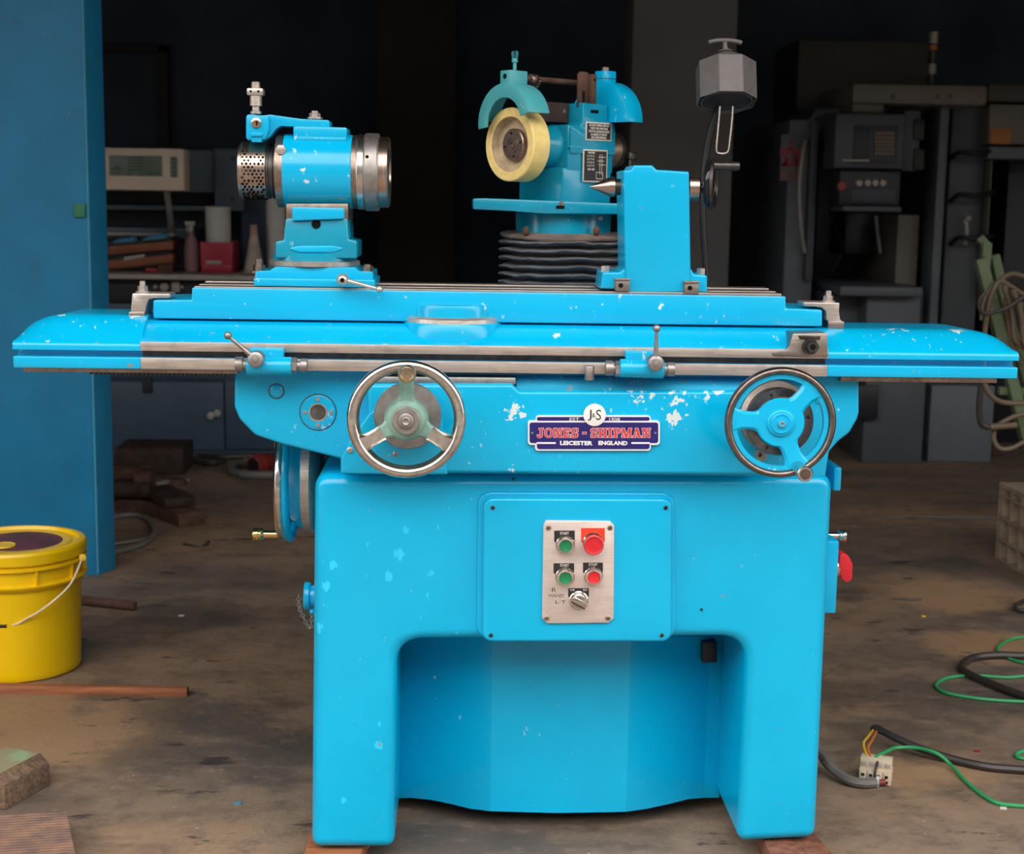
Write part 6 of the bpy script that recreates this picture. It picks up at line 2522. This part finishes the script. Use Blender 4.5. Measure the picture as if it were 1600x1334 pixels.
cable('wire_stub', [cnp(Lb * .55, .030, .05), cnp(Lb * .52, .0, .034), cnp(Lb * .50, -.006, .012)], .0030, 'cable_dark', 'short dark wire lying over the face of the connector block', cat='wire')
cable('wire_scrap', [fl(x, y, .003) for x, y in ((1394, 935), (1410, 936), (1424, 937), (1440, 936))], .004, 'cable_dark', 'short black wire scrap on the oil stained floor at the right')

# ---------------------------------------------------------------- green trestle hung with hoses
FD = 5.6
kF = FD - YB
FR = thing('hose_trestle', 'pale green steel trestle leaning at the right edge hung with brown hoses', 'trestle', fl(1590, 760))


def bar_(p0, p1, w_, d_, mat, parent, name='frame_bar'):
    p0, p1 = Vector(p0), Vector(p1)
    ax = (p1 - p0).normalized()
    s_ = ax.cross(Vector((0, 1, 0))).normalized() * w_ / 2
    u_ = s_.cross(ax).normalized() * d_ / 2
    mb = MB()
    mb.loft([[p - s_ - u_, p + s_ - u_, p + s_ + u_, p - s_ + u_] for p in (p0, p1)], .003)
    return obj(name, mb, mat, parent)


top_ = g(1531, 404, kF)
dirv = (g(1597, 660, kF) - top_).normalized()
foot = top_ + dirv * (top_.z / -dirv.z)
bar_(foot, top_, .042, .05, 'frame_green', FR)
bar_(g(1545, 388, kF + .12), g(1530, 372, kF + .14) - Vector((0, 0, .0)), .03, .04, 'frame_green', FR, 'hook_bar')
bar_(g(1538, 420, kF + .1), g(1541, 380, kF + .12), .035, .04, 'frame_green', FR, 'hook_bar')
bar_(g(1553, 398, kF + .16), g(1576, 500, kF + .16), .035, .04, 'frame_green', FR)
bar_(g(1576, 500, kF + .16), (foot.x + .25, FD + .5, 0), .035, .04, 'frame_green', FR)
bar_(g(1560, 610, kF + .02), g(1660, 612, kF + .02), .03, .03, 'frame_green', FR)
hs = [
    ([(1600, 432), (1580, 428), (1560, 440), (1542, 460), (1536, 480), (1534, 500)], .010, 'brown hose draped nearest over the green trestle post'),
    ([(1640, 470), (1600, 460), (1580, 448), (1562, 440), (1550, 460), (1541, 500), (1538, 530)], .010, 'brown hose hanging left of the green trestle post'),
    ([(1640, 500), (1600, 480), (1585, 462), (1572, 470), (1576, 500), (1582, 540), (1600, 570)], .011, 'brown hose hanging inside the green trestle'),
    ([(1568, 446), (1577, 470), (1583, 500), (1590, 535), (1640, 560)], .011, 'second brown hose hanging inside the green trestle'),
    ([(1582, 452), (1590, 470), (1597, 500), (1603, 540), (1640, 580)], .011, 'brown hose hanging nearest the right edge'),
    ([(1640, 452), (1604, 462), (1575, 480), (1553, 488), (1540, 490), (1531, 484), (1530, 470), (1540, 456)], .008, 'dark thin hose crossing over the green trestle'),
    ([(1538, 598), (1545, 614), (1560, 626), (1585, 630), (1640, 628)], .010, 'pale hose curling below the end of the table'),
    ([(1640, 645), (1595, 648), (1573, 656), (1556, 668), (1553, 686), (1562, 700), (1580, 700), (1600, 690), (1640, 670)], .009, 'pale hose loop near the floor below the green trestle'),
    ([(1533, 604), (1530, 640), (1534, 662), (1545, 668)], .012, 'dark thick hose hanging below the table end'),
]
for i, (pts, r, lb) in enumerate(hs):
    cable('hose', [g(x, y, kF - .03 - .024 * i) for x, y in pts], r, 'cable_brown' if 'dark' not in lb else 'cable_dark', lb, cat='hose')
p0, p1 = g(1547, 667, kF - .222), g(1588, 664, kF - .222)
mb = MB()
mb.cyl(p0, p1, .012, 12)
obj('nozzle', mb, 'cable_brown', [o for o in bpy.data.objects if o.get('label', '').startswith('dark thick hose')][0])
# small litter
lit = [(372, 1255, 'pale blue paint flake on the floor left of the grinder', 'case_blue'), (1567, 1263, 'white paper scrap on the floor at the lower right', 'paper'), (1443, 963, 'small yellow chip on the oil stained floor', 'yellow'), (1526, 1174, 'small red chip on the floor above the green wire', 'plug_red'), (283, 962, 'white chip on the floor right of the steel bar', 'paper')]
for x, y, lb, mt in lit:
    q = fl(x, y)
    mb = MB()
    mb.prism_z([(q.x - .008, q.y - .004), (q.x + .006, q.y - .007), (q.x + .009, q.y + .003), (q.x - .003, q.y + .006)], 0, .0025)
    tag(obj('floor_scrap', mb, mt), lb, 'scrap')

for names, grp in ((('hose',), 'hoses on the green trestle'), (('green_wire',), 'green wires on the floor'), (('wood_wedge',), 'timber packing under the machine feet'),
                   (('tool_case',), 'tool cases on the bench'), (('hand_tool',), 'blue handled tools on the cases'), (('small_box',), 'small boxes on the bench'),
                   (('floor_cable',), 'cables along the cabinet'), (('scrap_bar', 'scrap_tube', 'scrap_block', 'scrap_angle', 'scrap_strip', 'scrap_plate'), 'scrap pile behind the blue column'),
                   (('floor_scrap',), 'litter on the floor')):
    for o in bpy.data.objects:
        if o.parent is None and o.name.split('.')[0] in names:
            o['group'] = grp
